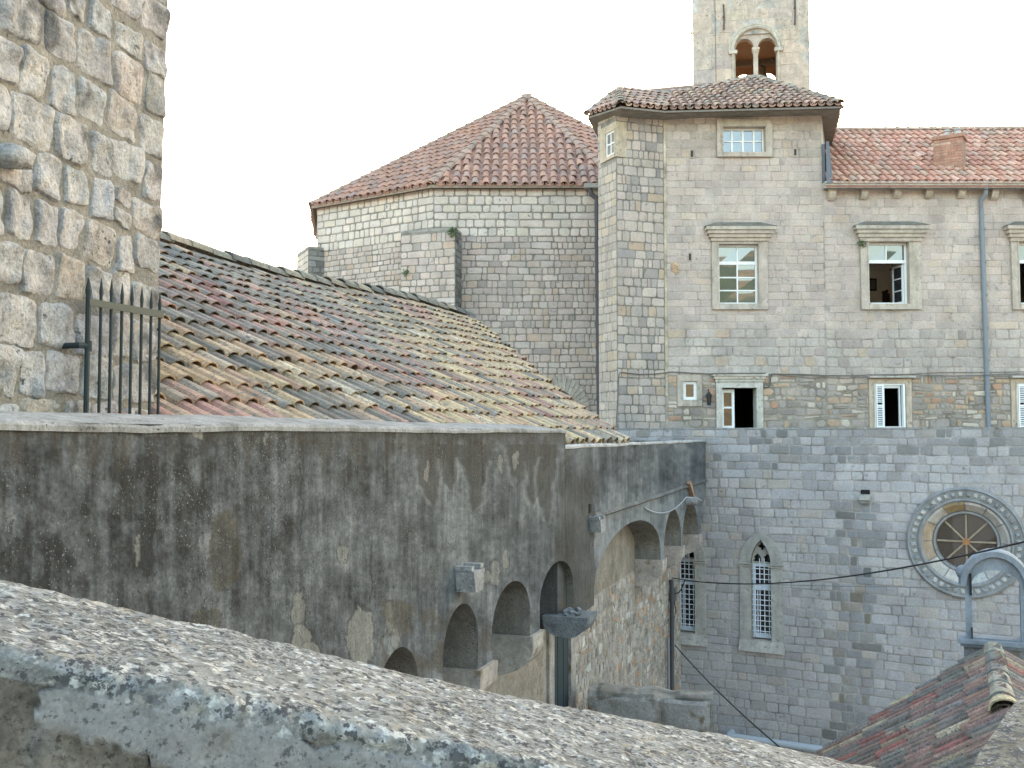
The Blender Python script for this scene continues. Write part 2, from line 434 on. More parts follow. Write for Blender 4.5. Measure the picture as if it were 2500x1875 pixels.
def ridge_tiles(A, B, N, colf, r_=.13, L=.42, step=.34, r=None, seg=6, sagf=None, lift=.022):
    r = r or rng; A, B = Vector(A), Vector(B); d = (B - A); n = max(1, int(d.length / step)); V = d.normalized(); N = Vector(N); N = (N - V * N.dot(V)).normalized(); U = V.cross(N)
    out = []
    for i in range(n):
        p = A + d * (i / n)
        if sagf: p = p + N * sagf(i / n)
        out.append(cover_tile(p + N * .03, U, V, N, L, r_, r_ * .88, r_ * .14, colf(r), seg, lift))
    return out
def path_plate(fr, outer, holes, n0, n1):
    """flat plate with real holes, cut by a filled 2-D curve; returns verts, faces"""
    cu = bpy.data.curves.new('tmp_plate', 'CURVE'); cu.dimensions = '2D'; cu.fill_mode = 'BOTH'; cu.extrude = abs(n1 - n0) / 2
    for loop in [outer] + list(holes):
        s = cu.splines.new('POLY'); s.points.add(len(loop) - 1); s.use_cyclic_u = True
        for i, (a, b) in enumerate(loop): s.points[i].co = (a, b, 0, 1)
    o = bpy.data.objects.new('tmp_plate', cu); SC.collection.objects.link(o)
    me = bpy.data.meshes.new_from_object(o.evaluated_get(bpy.context.evaluated_depsgraph_get()))
    v = [fr.pt(p.co.x, p.co.y, (n0 + n1) / 2 + p.co.z) for p in me.vertices]; f = [tuple(p.vertices) for p in me.polygons]
    bpy.data.objects.remove(o); bpy.data.curves.remove(cu); bpy.data.meshes.remove(me)
    return v, f
def ring_sweep(mb, fr, path, prof, col, closed=False):
    """sweep a profile [(outward, n)] along a plate path [(u, z, du, dz)]; du,dz = outward unit"""
    v = []; n = len(path); k = len(prof)
    for (u, z, du, dz) in path:
        for (o, nn) in prof: v.append(fr.pt(u + du * o, z + dz * o, nn))
    f = []
    for i in range(n if closed else n - 1):
        i2 = (i + 1) % n
        for j in range(k - 1): f.append((i * k + j, i2 * k + j, i2 * k + j + 1, i * k + j + 1))
    mb.add(v, f, col)
def arc(uc, zc, r, a0, a1, n):
    return [(uc + r * math.cos(a), zc + r * math.sin(a), math.cos(a), math.sin(a)) for a in [a0 + (a1 - a0) * i / n for i in range(n + 1)]]
def hsv_j(c, r, a=.08, b=.03):
    m = 1 + r.uniform(-a, a); return (c[0] * m * (1 + r.uniform(-b, b)), c[1] * m, c[2] * m * (1 + r.uniform(-b, b)))
def pick(r, items):
    t = sum(i[0] for i in items); q = r.uniform(0, t)
    for wgt, c in items:
        q -= wgt
        if q <= 0: return c
    return items[-1][1]
def mixc3(a, b, t): return tuple(a[i] * (1 - t) + b[i] * t for i in range(3))

# ================================================================== SETTING
g = MB(); g.add([(-600, -600, GZ), (600, -600, GZ), (600, 900, GZ), (-600, 900, GZ)], [(0, 1, 2, 3)], (.34, .32, .29))
build('ground', g, M['ground'], kind='structure')
# wooded hill behind the viewer (it stands in the windows' reflections)
nx, ny = 90, 26
X = np.linspace(-700, 700, nx); Yv = np.linspace(-260, -620, ny); XX, YY = np.meshgrid(X, Yv)
prof = sstep(-260, -520, YY); hz = GZ - 1 + prof * (92 + 28 * fbm(XX / 160, YY / 160, 3)) + prof * 10 * (fbm(XX / 30, YY / 30, 5) - .5)
cc = fbm(XX / 45, YY / 45, 9); hc = []
for v_ in cc.ravel():
    hc.append(mixc3((.040, .066, .024), (.19, .15, .08), float(sstep(.42, .6, v_))))
hm = MB(); hm.add([(float(a), float(b), float(c)) for a, b, c in zip(XX.ravel(), YY.ravel(), hz.ravel())],
    [(i * nx + j, i * nx + j + 1, (i + 1) * nx + j + 1, (i + 1) * nx + j) for i in range(ny - 1) for j in range(nx - 1)], hc)
build('hillside', hm, M['hill'], smooth=True, kind='structure')

# ------------------------------------------------------------------ timber windows
WHITE = (.78, .78, .76)
def timber_window(root, fr, u0, u1, z0, z1, vbars, hbars, nfront=-.12, mem=.05, thin=.032, glass='glass', open_lower=None, pane_col=None, name='window'):
    """vbars: list of fractions (full height); hbars: list of (fraction from the bottom, thickness)"""
    m = MB(); d = .05
    for a, b, c, e in ((u0, u0 + mem, z0, z1), (u1 - mem, u1, z0, z1), (u0 + mem, u1 - mem, z1 - mem, z1), (u0 + mem, u1 - mem, z0, z0 + mem)):
        fbox(m, fr, a, b, c, e, nfront - d, nfront, WHITE)
    W, H = u1 - u0, z1 - z0; zs = [z0 + mem] ; ui = [u0 + mem]
    hb = sorted(hbars); vb = sorted(vbars)
    for fz, t in hb: fbox(m, fr, u0 + mem, u1 - mem, z0 + H * fz - t / 2, z0 + H * fz + t / 2, nfront - d + .006, nfront - .004, WHITE)
    for fv in vb:
        a = u0 + W * fv
        fbox(m, fr, a - thin / 2, a + thin / 2, z0 + mem if open_lower is None else z0 + H * open_lower, z1 - mem, nfront - d + .01, nfront - .008, WHITE)
    o = build(name, m, M['paint'], root)
    ue = [u0 + mem] + [u0 + W * f for f in vb] + [u1 - mem]; ze = [z0 + mem] + [z0 + H * f for f, _ in hb] + [z1 - mem]
    for i in range(len(ue) - 1):
        for k in range(len(ze) - 1):
            if open_lower is not None and (ze[k] - z0) / H < open_lower - .02: continue
            p = MB(); j = [rng.uniform(-.0035, .0035) for _ in range(4)]; nf = nfront - .03
            p.add([fr.pt(ue[i], ze[k], nf + j[0]), fr.pt(ue[i + 1], ze[k], nf + j[1]), fr.pt(ue[i + 1], ze[k + 1], nf + j[2]), fr.pt(ue[i], ze[k + 1], nf + j[3])], [(0, 1, 2), (0, 2, 3)], (.05, .05, .05)); build('pane', p, M[glass], o)
    return o
def reveal(mb, fr, u0, u1, z0, z1, n0, n1, col):
    """the four inner faces of a wall opening"""
    for q in (((u0, z0), (u0, z1)), ((u1, z1), (u1, z0)), ((u0, z1), (u1, z1)), ((u1, z0), (u0, z0))):
        (a, b), (c, d) = q
        mb.add([fr.pt(a, b, n0), fr.pt(c, d, n0), fr.pt(c, d, n1), fr.pt(a, b, n1)], [(0, 1, 2, 3)], col)
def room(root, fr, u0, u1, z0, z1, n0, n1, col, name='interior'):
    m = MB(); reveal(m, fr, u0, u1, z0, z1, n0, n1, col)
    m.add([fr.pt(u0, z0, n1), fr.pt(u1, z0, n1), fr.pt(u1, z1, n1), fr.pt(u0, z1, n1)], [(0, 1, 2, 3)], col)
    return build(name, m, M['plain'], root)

# ================================================================== PALACE WITH THE CORNER TURRET
def plan(x, d, y=1060): r = ray(x, y); return (r.x * d, d)
c0, c1, c2, c3 = plan(1463, 26.4), plan(1508, 25.55), plan(1625, 26.0), plan(2018, 26.0)
c4 = (16.5, 26.0)
F1, F2, F3, F4 = Fr(c0, c1), Fr(c1, c2), Fr(c2, c3), Fr(c3, c4)
def zz(y, d): return ray(1250, y).z * d
palace = thing('stone_palace', 'tall grey stone palace with hipped tile roof and angled corner turret beside the apse', 'building', (5.5, 26, GZ))
ZT = zz(266, 26.0)
PALE = [(5, (.455, .405, .37)), (3, (.42, .38, .35)), (3, (.475, .42, .375)), (1.2, (.375, .34, .315)), (.5, (.49, .42, .34))]
def col_facade(u, z, r, fr=None):
    if z < 1.52: c = pick(r, [(5, (.33, .31, .29)), (3, (.39, .35, .31)), (2, (.43, .33, .24)), (1, (.38, .25, .18)), (1.4, (.50, .46, .40)), (1, (.26, .24, .22))])
    elif z < 2.75: c = pick(r, [(5, (.40, .385, .36)), (3, (.36, .345, .325)), (2, (.45, .42, .38)), (.6, (.46, .38, .28)), (.6, (.29, .27, .26))])
    elif z > 7.3: c = pick(r, [(4, (.39, .355, .31)), (1.2, (.43, .37, .295)), (2, (.35, .33, .30)), (1.5, (.46, .43, .385))])
    else: c = pick(r, PALE)
    c = (c[0] * .985, c[1] * .905, c[2] * .85); c = c if z < 1.52 else mixc3(c, (.435, .368, .318), .35 if z < 7.3 else .25); return hsv_j(c, r, .055, .02)
W1in = (*F3.px(1755, 742), *F3.px(1850, 597)); TWin = (*F3.px(1765, 373), *F3.px(1867, 311))
SWin = (*F3.px(1668, 976), *F3.px(1701, 931)); DRin = (*F3.px(1763, 1075), *F3.px(1845, 947))
def hb(t): return (t[0], t[2], t[1], t[3])       # -> u0,u1,z0,z1
hW1, hTW, hSW, hDR = hb(W1in), hb(TWin), hb(SWin), hb(DRin)
def grow(h, a, b=None): b = a if b is None else b; return (h[0] - a, h[1] + a, h[2] - b, h[3] + b)
base = MB()
MC = (.34, .31, .27)
wall_base(base, F3, 0, F3.L, 1.52, ZT, (.36, .315, .27), [hW1, hTW]); wall_base(base, F3, 0, F3.L, GZ, 1.52, (.27, .235, .185), [hSW, hDR])
wall_base(base, F2, 0, F2.L, GZ, ZT + .1, (.21, .19, .16)); wall_base(base, F1, 0, F1.L, GZ, ZT - .05, (.24, .22, .19))
side = Fr(c3, (9.12 + .2, 29.2)); wall_base(base, side, 0, side.L, GZ, ZT, (.36, .33, .3))
back = Fr((9.3, 32), (3.4, 32)); wall_base(base, back, 0, back.L, GZ, ZT, (.36, .33, .3))
lft = Fr((3.4, 32), c0); wall_base(base, lft, 0, lft.L, GZ, ZT - .1, (.3, .28, .25))
build('wall', base, M['mortar'], palace)
def surf_holes(hs): return [rect_hole(*h) for h in hs]
oW1 = hb((*F3.px(1738, 750), *F3.px(1872, 560))); oTW = hb((*F3.px(1750, 384), *F3.px(1884, 293)))
oSW = hb((*F3.px(1654, 992), *F3.px(1713, 916))); oDR = hb((*F3.px(1749, 1085), *F3.px(1861, 915)))
H3 = surf_holes([oW1, oTW, oSW, oDR])
st = masonry(F3, .06, F3.L, 2.75, 7.3, .205, .30, col_facade, H3, joint=.011, proud=.008, irr=.22, wav=.006, soft=.10)
st += masonry(F3, .06, F3.L, 7.3, ZT, .25, .27, col_facade, H3, joint=.022, proud=.014, irr=.30, wav=.008)
st += masonry(F3, .06, F3.L, 1.52, 2.75, .245, .28, col_facade, H3, joint=.024, proud=.016, irr=.22, wav=.008)
st += masonry(F3, .06, F3.L, -1.3, 1.52, .175, .20, col_facade, H3, joint=.034, proud=.016, irr=.42, wav=.02, split=.2, soft=.24)
st1 = masonry(F2, .01, F2.L, -1.3, ZT + .1, .235, .21, lambda u, z, r: hsv_j(pick(r, [(4, (.41, .345, .295)), (3, (.37, .32, .28)), (2, (.45, .375, .32)), (.8, (.42, .325, .24)), (.7, (.28, .25, .23))]), r, .1), (), joint=.022, proud=.012, irr=.28)
TS = hb((*F1.px(1482, 385), *F1.px(1503, 317)))
TSo = hb((*F1.px(1468, 400), *F1.px(1506, 296)))
st1 += masonry(F1, 0, F1.L - .01, -1.3, ZT - .05, .235, .19, lambda u, z, r: hsv_j(pick(r, [(4, (.44, .37, .31)), (3, (.40, .34, .29)), (2, (.46, .37, .28))]), r, .08), [rect_hole(*TSo)], joint=.016, proud=.008, irr=.25)
emit_pieces(st + st1, palace, M['stone'], cap=300, vis=lambda x, y: y < 1045)
DR = (.42, .36, .295)
def surround(root, fr, inn, out, proud=.07, sill=True, col=DR, name='window_surround'):
    m = MB(); u0, u1, z0, z1 = inn; U0, U1, Z0, Z1 = out
    fbox(m, fr, U0, u0, Z0, z1, -.3, proud, col); fbox(m, fr, u1, U1, Z0, z1, -.3, proud, hsv_j(col, rng, .05))
    fbox(m, fr, U0 + .001, U1 - .001, z1, Z1, -.3, proud + .004, hsv_j(col, rng, .05))
    if sill: fbox(m, fr, u0 - .001, u1 + .001, Z0, z0, -.3, proud + .02, hsv_j(col, rng, .05))
    # a fine fillet round the opening
    e = .035
    fbox(m, fr, u0 - e, u0 - .004, z0, z1 + e, proud - .01, proud + .018, col); fbox(m, fr, u1 + .004, u1 + e, z0, z1 + e, proud - .01, proud + .018, col); fbox(m, fr, u0 - e, u1 + e, z1 + .004, z1 + e, proud - .008, proud + .02, col)
    return build(name, m, M['dress'], root)
def cornice(mb, fr, u0, u1, z0, z1, steps, n0, n1, col, rise=None):
    for i in range(steps):
        a, b = z0 + (z1 - z0) * i / steps, z0 + (z1 - z0) * (i + 1) / steps; n = n0 + (n1 - n0) * (i + 1) / steps; ex = (n1 - n0) * (i + 1) / steps
        fbox(mb, fr, u0 - ex, u1 + ex, a, b - .003, -.02, n, hsv_j(col, rng, .05))
def big_window(root, fr, inn, out, cz0, cz1, cu0, cu1, **kw):
    surround(root, fr, inn, out)
    m = MB(); cornice(m, fr, out[0] + .02, out[1] - .02, cz0, cz1, 4, .07, .26, DR)
    # weathered sloping top of the cornice, darkened by moss
    z = cz1; a, b = out[0] - .2, out[1] + .2
    v = [fr.pt(a, z, .27), fr.pt(b, z, .27), fr.pt(b - .35, z + .15, 0), fr.pt(a + .35, z + .15, 0), fr.pt(a, z, 0), fr.pt(b, z, 0)]
    m2 = MB(); m2.add(v, [(0, 1, 2, 3), (0, 3, 4), (1, 5, 2)], (.17, .16, .13))
    o = build('cornice', m, M['dress'], root); build('mossy_top', m2, M['rubble'], o)
    return timber_window(root, fr, *inn, **kw)
cz0, cz1 = F3.px(1800, 590)[1], F3.px(1800, 556)[1]
big_window(palace, F3, hW1, (oW1[0], oW1[1], F3.px(1800, 756)[1], cz0), cz0, cz1, 0, 0, vbars=[.5], hbars=[(.235, .035), (.455, .035), (.70, .085)])
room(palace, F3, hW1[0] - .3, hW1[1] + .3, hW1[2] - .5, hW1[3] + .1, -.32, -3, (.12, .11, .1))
surround(palace, F3, hTW, oTW); timber_window(palace, F3, *hTW, vbars=[.24, .5, .76], hbars=[(.5, .03)], thin=.05)
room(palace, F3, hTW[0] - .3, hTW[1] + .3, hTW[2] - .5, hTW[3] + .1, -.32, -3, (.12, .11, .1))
surround(palace, F3, hSW, oSW, proud=.03); timber_window(palace, F3, *hSW, vbars=[], hbars=[], mem=.075, nfront=-.03)
surround(palace, F1, TS, TSo, proud=.03, col=(.47, .38, .28)); timber_window(palace, F1, *TS, vbars=[.5], hbars=[(.5, .03)], nfront=.02, mem=.04)
# doorway to the terrace
surround(palace, F3, hDR, (oDR[0], oDR[1], hDR[2], F3.px(1800, 932)[1]), sill=False, col=(.50, .46, .40), name='door_surround')
m = MB(); cornice(m, F3, oDR[0] + .02, oDR[1] - .02, F3.px(1800, 932)[1], F3.px(1800, 912)[1], 3, .07, .2, (.50, .46, .40)); build('door_cornice', m, M['dress'], palace)
m = MB(); du0 = hDR[0]; dw = .36; a, b = hDR[2], hDR[3] - .03
fbox(m, F3, du0, du0 + .08, a, b, -.2, -.13, WHITE); fbox(m, F3, du0 + dw - .07, du0 + dw, a, b, -.2, -.13, WHITE)
zr = [a, a + .75, a + 1.42, b]
for q, t in ((a, .1), (F3.px(1780, 1046)[1], .07), (F3.px(1780, 997)[1], .05), (b - .09, .09)): fbox(m, F3, du0 + .08, du0 + dw - .07, q, q + t, -.196, -.134, WHITE)
leaf = build('glazed_door', m, M['paint'], palace)
p = MB(); fbox(p, F3, du0 + .08, du0 + dw - .07, a, b - .02, -.17, -.164, (.05, .05, .05)); build('pane', p, M['glass_dark'], leaf)
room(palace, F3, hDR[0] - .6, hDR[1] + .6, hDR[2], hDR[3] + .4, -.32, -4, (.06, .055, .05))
# wall lantern beside the doorway
lan = MB(); lu, lz = F3.px(1728, 975)
blk = (.03, .035, .035)
tube(lan, [F3.pt(lu, lz + .22, .0), F3.pt(lu, lz + .26, .12), F3.pt(lu, lz + .18, .16)], .012, blk, 6)
for k in range(4):
    a = math.pi / 4 + k * math.pi / 2
    tube(lan, [F3.pt(lu + .075 * math.cos(a), lz + .10, .16 + .075 * math.sin(a)), F3.pt(lu + .045 * math.cos(a), lz - .13, .16 + .045 * math.sin(a))], .009, blk, 5)
tube(lan, [F3.pt(lu, lz + .09, .16), F3.pt(lu, lz + .19, .16)], .10, blk, 8, r2=.015); tube(lan, [F3.pt(lu, lz - .16, .16), F3.pt(lu, lz - .12, .16)], .05, blk, 8)
lt = thing('wall_lantern', 'small black iron lantern on the wall beside the terrace doorway', 'lantern', F3.pt(lu, lz - .2, .1))
build('lantern_cage', lan, M['metal'], lt)
p = MB(); tube(p, [F3.pt(lu, lz - .12, .16), F3.pt(lu, lz + .09, .16)], .04, (.5, .5, .48), 6, r2=.065); build('lantern_glass', p, M['glass'], lt)

# small wall slots, a broken patch and the mortar seam of the turret
for x, y in ((1941, 372), (1689, 376), (1684, 628)):
    u, z = F3.px(x, y); m = MB(); fbox(m, F3, u - .055, u + .055, z - .12, z + .12, .0, .022, (.36, .31, .25)); o_ = build('wall_slot', m, M['dress'], palace)
    m = MB(); fbox(m, F3, u - .03, u + .03, z - .085, z + .085, .022, .024, (.05, .045, .04)); build('slot_shade_plate', m, M['plain'], o_)  # dark plate on the wall stands in for the slot's shaded depth
u, z = F3.px(1646, 655); m = MB(); r_ = random.Random(9)
for k in range(46):
    a_, q_ = r_.uniform(0, 6.28), r_.random() ** .5; blob(m, F3.pt(u + .11 * q_ * math.cos(a_), z + .17 * q_ * math.sin(a_), .005), (r_.uniform(.02, .045), .025, r_.uniform(.02, .04)), hsv_j((.44, .31, .20), r_, .2), k, 7, 5, .6)
build('broken_patch', m, M['rubble'], palace, kind='stuff', label='broken orange patch in the wall beside the turret')
m = MB(); z_ = 1.0
while z_ < ZT - .1:
    h_ = rng.uniform(.3, .7); w_ = .035 + .02 * f1(z_ * 2, 1, 5); fbox(m, F3, .005, w_ + .02, z_, z_ + h_, 0, .018, hsv_j((.40, .345, .25), rng, .08)); z_ += h_
build('mortar_seam', m, M['mortar'], palace)

# hipped roof of the palace
def EP(x, y, d): return Vector(P(x, y, d))
E0, E1, E2, E3 = EP(1435, 282, 26.3), EP(1516, 256, 24.95), EP(1624, 267, 25.45), EP(2052, 256, 25.35)
E4 = EP(2033, 338, 28.6); T1, TS_, T2 = EP(1510, 224, 27.0), EP(1642, 236, 27.4), EP(1845, 192, 29.0)
roof_o = MB()
soff = [E0, E1, E2, E3, E4, Vector((9.3, 31, 8.1)), Vector((3.4, 31, 8.1))]
v = [p - Vector((0, 0, .085)) for p in soff] + [p - Vector((0, 0, .04)) for p in soff]; k = len(soff)
roof_o.add(v, [tuple(range(k))] + [(i, (i + 1) % k, k + (i + 1) % k, k + i) for i in range(k)], (.20, .175, .145))
rf = build('roof', roof_o, M['dress'], palace)
def tri_roof(pts, sp, ex, colf, **kw):
    sl = Slope(pts[0], pts[1] - pts[0], pts[2] - pts[0]); return tile_roof(sl, [sl.uv(q) for q in pts], sp, ex, colf, **kw)
COLP = lambda u, v, r: hsv_j(pick(r, [(4, (.42, .28, .215)), (3, (.37, .255, .20)), (2, (.46, .31, .23)), (1.5, (.34, .28, .225)), (.6, (.48, .37, .26))]), r, .10, .04)
cv, pn = [], MB()
for pts in ([E2, E3, T2, TS_], [E1, E2, TS_, T1], [E0, E1, T1], [E3, E4, T2]):
    a, b = tri_roof(pts, .212, .34, COLP, rad=.40); cv += a; pn.merge(b)
LB = Vector((3.4, 31, 8.2)); pn.add([E0, T1, TS_, T2, E4, Vector((9.3, 31, 8.2)), LB], [(0, 6, 1), (1, 6, 3, 2), (3, 6, 5, 4)], (.25, .17, .13))
RC = lambda r: hsv_j(pick(r, [(3, (.33, .28, .22)), (2, (.28, .25, .21)), (1, (.36, .27, .2))]), r, .1)
for A, B in ((T1, TS_), (TS_, T2), (E3, T2), (E1, T1), (E4, T2), (E0, T1)): cv += ridge_tiles(A, B, (0, 0, 1), RC, .12)
emit_pieces(cv, rf, M['tile_far'], 'roof_tile', 'roof_tiling', cap=300); build('pan_tiles', pn, M['tile_far'], rf, kind='stuff')

# ================================================================== WING ON THE RIGHT
wing = thing('stone_wing', 'long stone wing with pink tiled roof, brick chimney and bracketed gutter at the right', 'building', (12, 26, GZ))
Zg0, Zg1 = F4.px(2200, 463)[1], F4.px(2200, 449)[1]
W2 = hb((*F4.px(2121, 742), *F4.px(2216, 592))); oW2 = hb((*F4.px(2102, 755), *F4.px(2245, 590)))
W3 = hb((*F4.px(2488, 742), *F4.px(2583, 592))); oW3 = hb((*F4.px(2470, 755), *F4.px(2612, 590)))
S4 = hb((*F4.px(2136, 1046), *F4.px(2209, 936))); oS4 = hb((*F4.px(2123, 1060), *F4.px(2224, 918)))
S5 = hb((*F4.px(2484, 1046), *F4.px(2557, 936))); oS5 = hb((*F4.px(2470, 1060), *F4.px(2572, 918)))
base = MB()
wall_base(base, F4, 0, F4.L, 1.52, Zg0, (.37, .325, .28), [W2, W3]); wall_base(base, F4, 0, F4.L, GZ, 1.52, (.28, .24, .19), [S4, S5])
q = Fr((16.5, 26), (16.5, 34)); wall_base(base, q, 0, q.L, GZ, Zg0 + 3, (.38, .35, .31)); q = Fr((16.5, 34), (8, 34)); wall_base(base, q, 0, q.L, GZ, Zg0, (.38, .35, .31))
build('wall', base, M['mortar'], wing)
czW = F4.px(2200, 552)[1]
H4 = surf_holes([(oW2[0], oW2[1], oW2[2], czW), (oW3[0], oW3[1], oW3[2], czW), oS4, oS5])
st = masonry(F4, .02, F4.L, 2.75, Zg0, .205, .31, col_facade, H4, joint=.011, proud=.008, irr=.22, wav=.006, soft=.10)
st += masonry(F4, .02, F4.L, 1.52, 2.75, .245, .28, col_facade, H4, joint=.024, proud=.016, irr=.22)
st += masonry(F4, .02, F4.L, -1.3, 1.52, .165, .18, col_facade, H4, joint=.036, proud=.016, irr=.45, wav=.02, split=.25, soft=.26)
emit_pieces(st, wing, M['stone'], cap=300, vis=lambda x, y: y < 1045)
for inn, out, op in ((W2, oW2, .70), (W3, oW3, .70)):
    c_0, c_1 = inn[3] + .02, F4.px(2200, 554)[1]
    big_window(wing, F4, inn, (out[0], out[1], F4.px(2200, 756)[1], c_0), c_0, c_1, 0, 0, vbars=[.5], hbars=[(.70, .085)], open_lower=.70)
rm = room(wing, F4, W2[0] - 1.2, W2[1] + .9, W2[2] - .9, W2[3] + .35, -.32, -3.2, (.82, .76, .66))
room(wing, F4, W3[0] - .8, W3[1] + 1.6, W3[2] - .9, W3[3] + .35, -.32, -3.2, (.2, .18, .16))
# the open casement, turned inward at the right of the window
m = MB(); sf = Fr((F4.pt(W2[1] - .07, 0, -.18)[0], F4.pt(0, 0, -.18)[1]), (F4.pt(W2[1] - .16, 0, -.6)[0], F4.pt(0, 0, -.66)[1]))
hz0, hz1 = W2[2] + .05, W2[2] + (W2[3] - W2[2]) * .66
for a, b, c, d in ((0, .05, hz0, hz1), (sf.L - .05, sf.L, hz0, hz1), (.05, sf.L - .05, hz0, hz0 + .05), (.05, sf.L - .05, hz1 - .05, hz1), (.05, sf.L - .05, hz0 + .33, hz0 + .36), (.05, sf.L - .05, hz0 + .65, hz0 + .68)):
    fbox(m, sf, a, b, c, d, -.02, .02, WHITE)
cs = build('casement', m, M['paint'], wing)
p = MB(); fbox(p, sf, .05, sf.L - .05, hz0 + .05, hz1 - .05, -.003, .003, (.05,) * 3); build('pane', p, M['glass'], cs)
# things in the room: hanging lamp, picture, cabinet
lu, lz = F4.px(2180, 668, -1.5); ltp = F4.pt(lu, lz, -1.5)
t = thing('hanging_lamp', 'small glass lamp hanging inside the open upper window', 'lamp', ltp)
m = MB(); tube(m, [F4.pt(lu, W2[3] + .34, -1.5), F4.pt(lu, lz + .16, -1.5)], .008, (.05, .05, .05), 5); tube(m, [F4.pt(lu, lz + .1, -1.5), F4.pt(lu, lz + .17, -1.5)], .11, (.05, .06, .07), 10, r2=.02); build('lamp_cap', m, M['metal'], t)
m = MB(); tube(m, [F4.pt(lu, lz - .12, -1.5), F4.pt(lu, lz + .1, -1.5)], .04, (.7, .68, .6), 8, r2=.05); build('lamp_shade', m, M['paint'], t)
pu, pz = F4.px(2131, 694, -3.1)
t = thing('wall_picture', 'small framed picture on the far wall of the room behind the open window', 'picture', F4.pt(pu, pz - .2, -3.17))
m = MB(); fbox(m, F4, pu - .2, pu + .14, pz - .18, pz + .18, -3.197, -3.17, (.06, .045, .03)); build('picture_frame', m, M['dress'], t)
m = MB(); fbox(m, F4, pu - .16, pu + .10, pz - .14, pz + .14, -3.18, -3.165, (.22, .2, .17)); build('picture_print', m, M['plain'], t)
cu_, cz_ = F4.px(2165, 712, -2.8); cu2 = W2[1] + .5
t = thing('cabinet', 'dark wooden cabinet in the room behind the open window', 'cabinet', F4.pt((cu_ + cu2) / 2, W2[2] - .9, -2.8))
m = MB(); fbox(m, F4, cu_, cu2, W2[2] - .9, cz_, -3.15, -2.75, (.05, .035, .03)); fbox(m, F4, cu_ + .04, cu2 - .04, cz_, cz_ + .05, -3.13, -2.78, (.06, .04, .035)); build('cabinet_body', m, M['dress'], t)
m = MB(); fbox(m, F4, cu_ + .06, (cu_ + cu2) / 2 - .02, W2[2] - .8, cz_ - .06, -2.75, -2.73, (.06, .04, .03)); build('cabinet_door', m, M['dress'], t)
# shuttered lower windows
for inn, out in ((S4, oS4), (S5, oS5)):
    surround(wing, F4, inn, (out[0], out[1], inn[2] - .06, inn[3] + .13), proud=.03, col=(.44, .36, .27))
    m = MB(); zc = F4.px(2170, 918)[1]; fbox(m, F4, out[0] - .02, out[1] + .06, zc - .05, zc, -.02, .16, (.45, .42, .38)); build('lintel_shelf', m, M['dress'], wing)
    u0, u1, z0, z1 = inn; W = u1 - u0
    m = MB()
    for a, b, c, d in ((u0, u0 + .035, z0, z1), (u1 - .035, u1, z0, z1), (u0 + .035, u1 - .035, z1 - .05, z1), (u0 + .035, u1 - .035, z0, z0 + .05)): fbox(m, F4, a, b, c, d, -.05, .01, WHITE)
    fbox(m, F4, u0 + W * .30, u0 + W * .34, z0 + .05, z1 - .05, -.12, -.05, WHITE); fbox(m, F4, u1 - W * .17, u1 - W * .13, z0 + .05, z1 - .05, -.12, -.05, WHITE); fbox(m, F4, u0 + W * .34, u1 - W * .17, z1 - .12, z1 - .05, -.12, -.055, WHITE)
    wo_ = build('window', m, M['paint'], wing)
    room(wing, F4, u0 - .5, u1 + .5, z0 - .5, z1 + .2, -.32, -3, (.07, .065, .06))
    # louvred shutter leaf, folded half shut on the left; plain leaf on edge at the right
    sh = MB(); a, b = u0 + .04, u0 + W * .31
    fbox(sh, F4, a, a + .03, z0 + .03, z1 - .03, .0, .035, WHITE); fbox(sh, F4, b - .05, b, z0 + .03, z1 - .03, .0, .035, WHITE)
    for q in (z0 + .03, (z0 + z1) / 2 - .02, z1 - .08): fbox(sh, F4, a + .03, b - .05, q, q + .05, .0, .035, WHITE)
    so = build('shutter', sh, M['paint'], wing)
    k = 0; zq = z0 + .1
    while zq < z1 - .1:
        if abs(zq - (z0 + z1) / 2) > .05:
            s = MB(); s.add([F4.pt(a + .03, zq, .03), F4.pt(b - .05, zq, .03), F4.pt(b - .05, zq + .022, .005), F4.pt(a + .03, zq + .022, .005), F4.pt(a + .03, zq + .006, .034), F4.pt(b - .05, zq + .006, .034), F4.pt(b - .05, zq + .028, .009), F4.pt(a + .03, zq + .028, .009)], BOXF, WHITE); build('slat', s, M['paint'], so)
        zq += .048
    sh = MB(); fbox(sh, F4, a + .02, b - .04, z0 + .06, z1 - .06, -.045, -.04, (.04, .04, .045)); build('shutter_shade_sheet', sh, M['plain'], so)  # dark sheet behind the slats, standing in for the shade between them
    sh = MB(); fbox(sh, F4, u1 - .085, u1 - .04, z0 + .03, z1 - .03, -.04, .1, WHITE); build('shutter', sh, M['paint'], wing)
# gutter, brackets
m = MB(); gA, gB = -.02, F4.L
for (a, b, n) in ((Zg0, Zg0 + .05, .22), (Zg0 + .05, Zg0 + .10, .27), (Zg0 + .10, Zg1, .31)): fbox(m, F4, gA, gB, a, b - .003, -.05, n, (.43, .40, .35))
gut = build('stone_gutter', m, M['dress'], wing)
for x in (2028, 2106, 2186, 2263, 2342, 2423, 2503, 2583):
    u, z = F4.px(x, 463); m = MB(); wd = .085
    pr = [(0, -.34), (.06, -.34), (.13, -.27), (.19, -.16), (.2, 0), (0, 0)]; hh = .8 + rng.uniform(-.15, .15)
    v = [F4.pt(u - wd, Zg0 + b * hh, a) for a, b in pr] + [F4.pt(u + wd, Zg0 + b * hh, a) for a, b in pr]
    m.add(v, [tuple(range(6)), tuple(range(6, 12))[::-1]] + [(i, (i + 1) % 6, 6 + (i + 1) % 6, 6 + i) for i in range(6)], hsv_j((.42, .36, .29), rng)); build('bracket', m, M['dress'], wing)
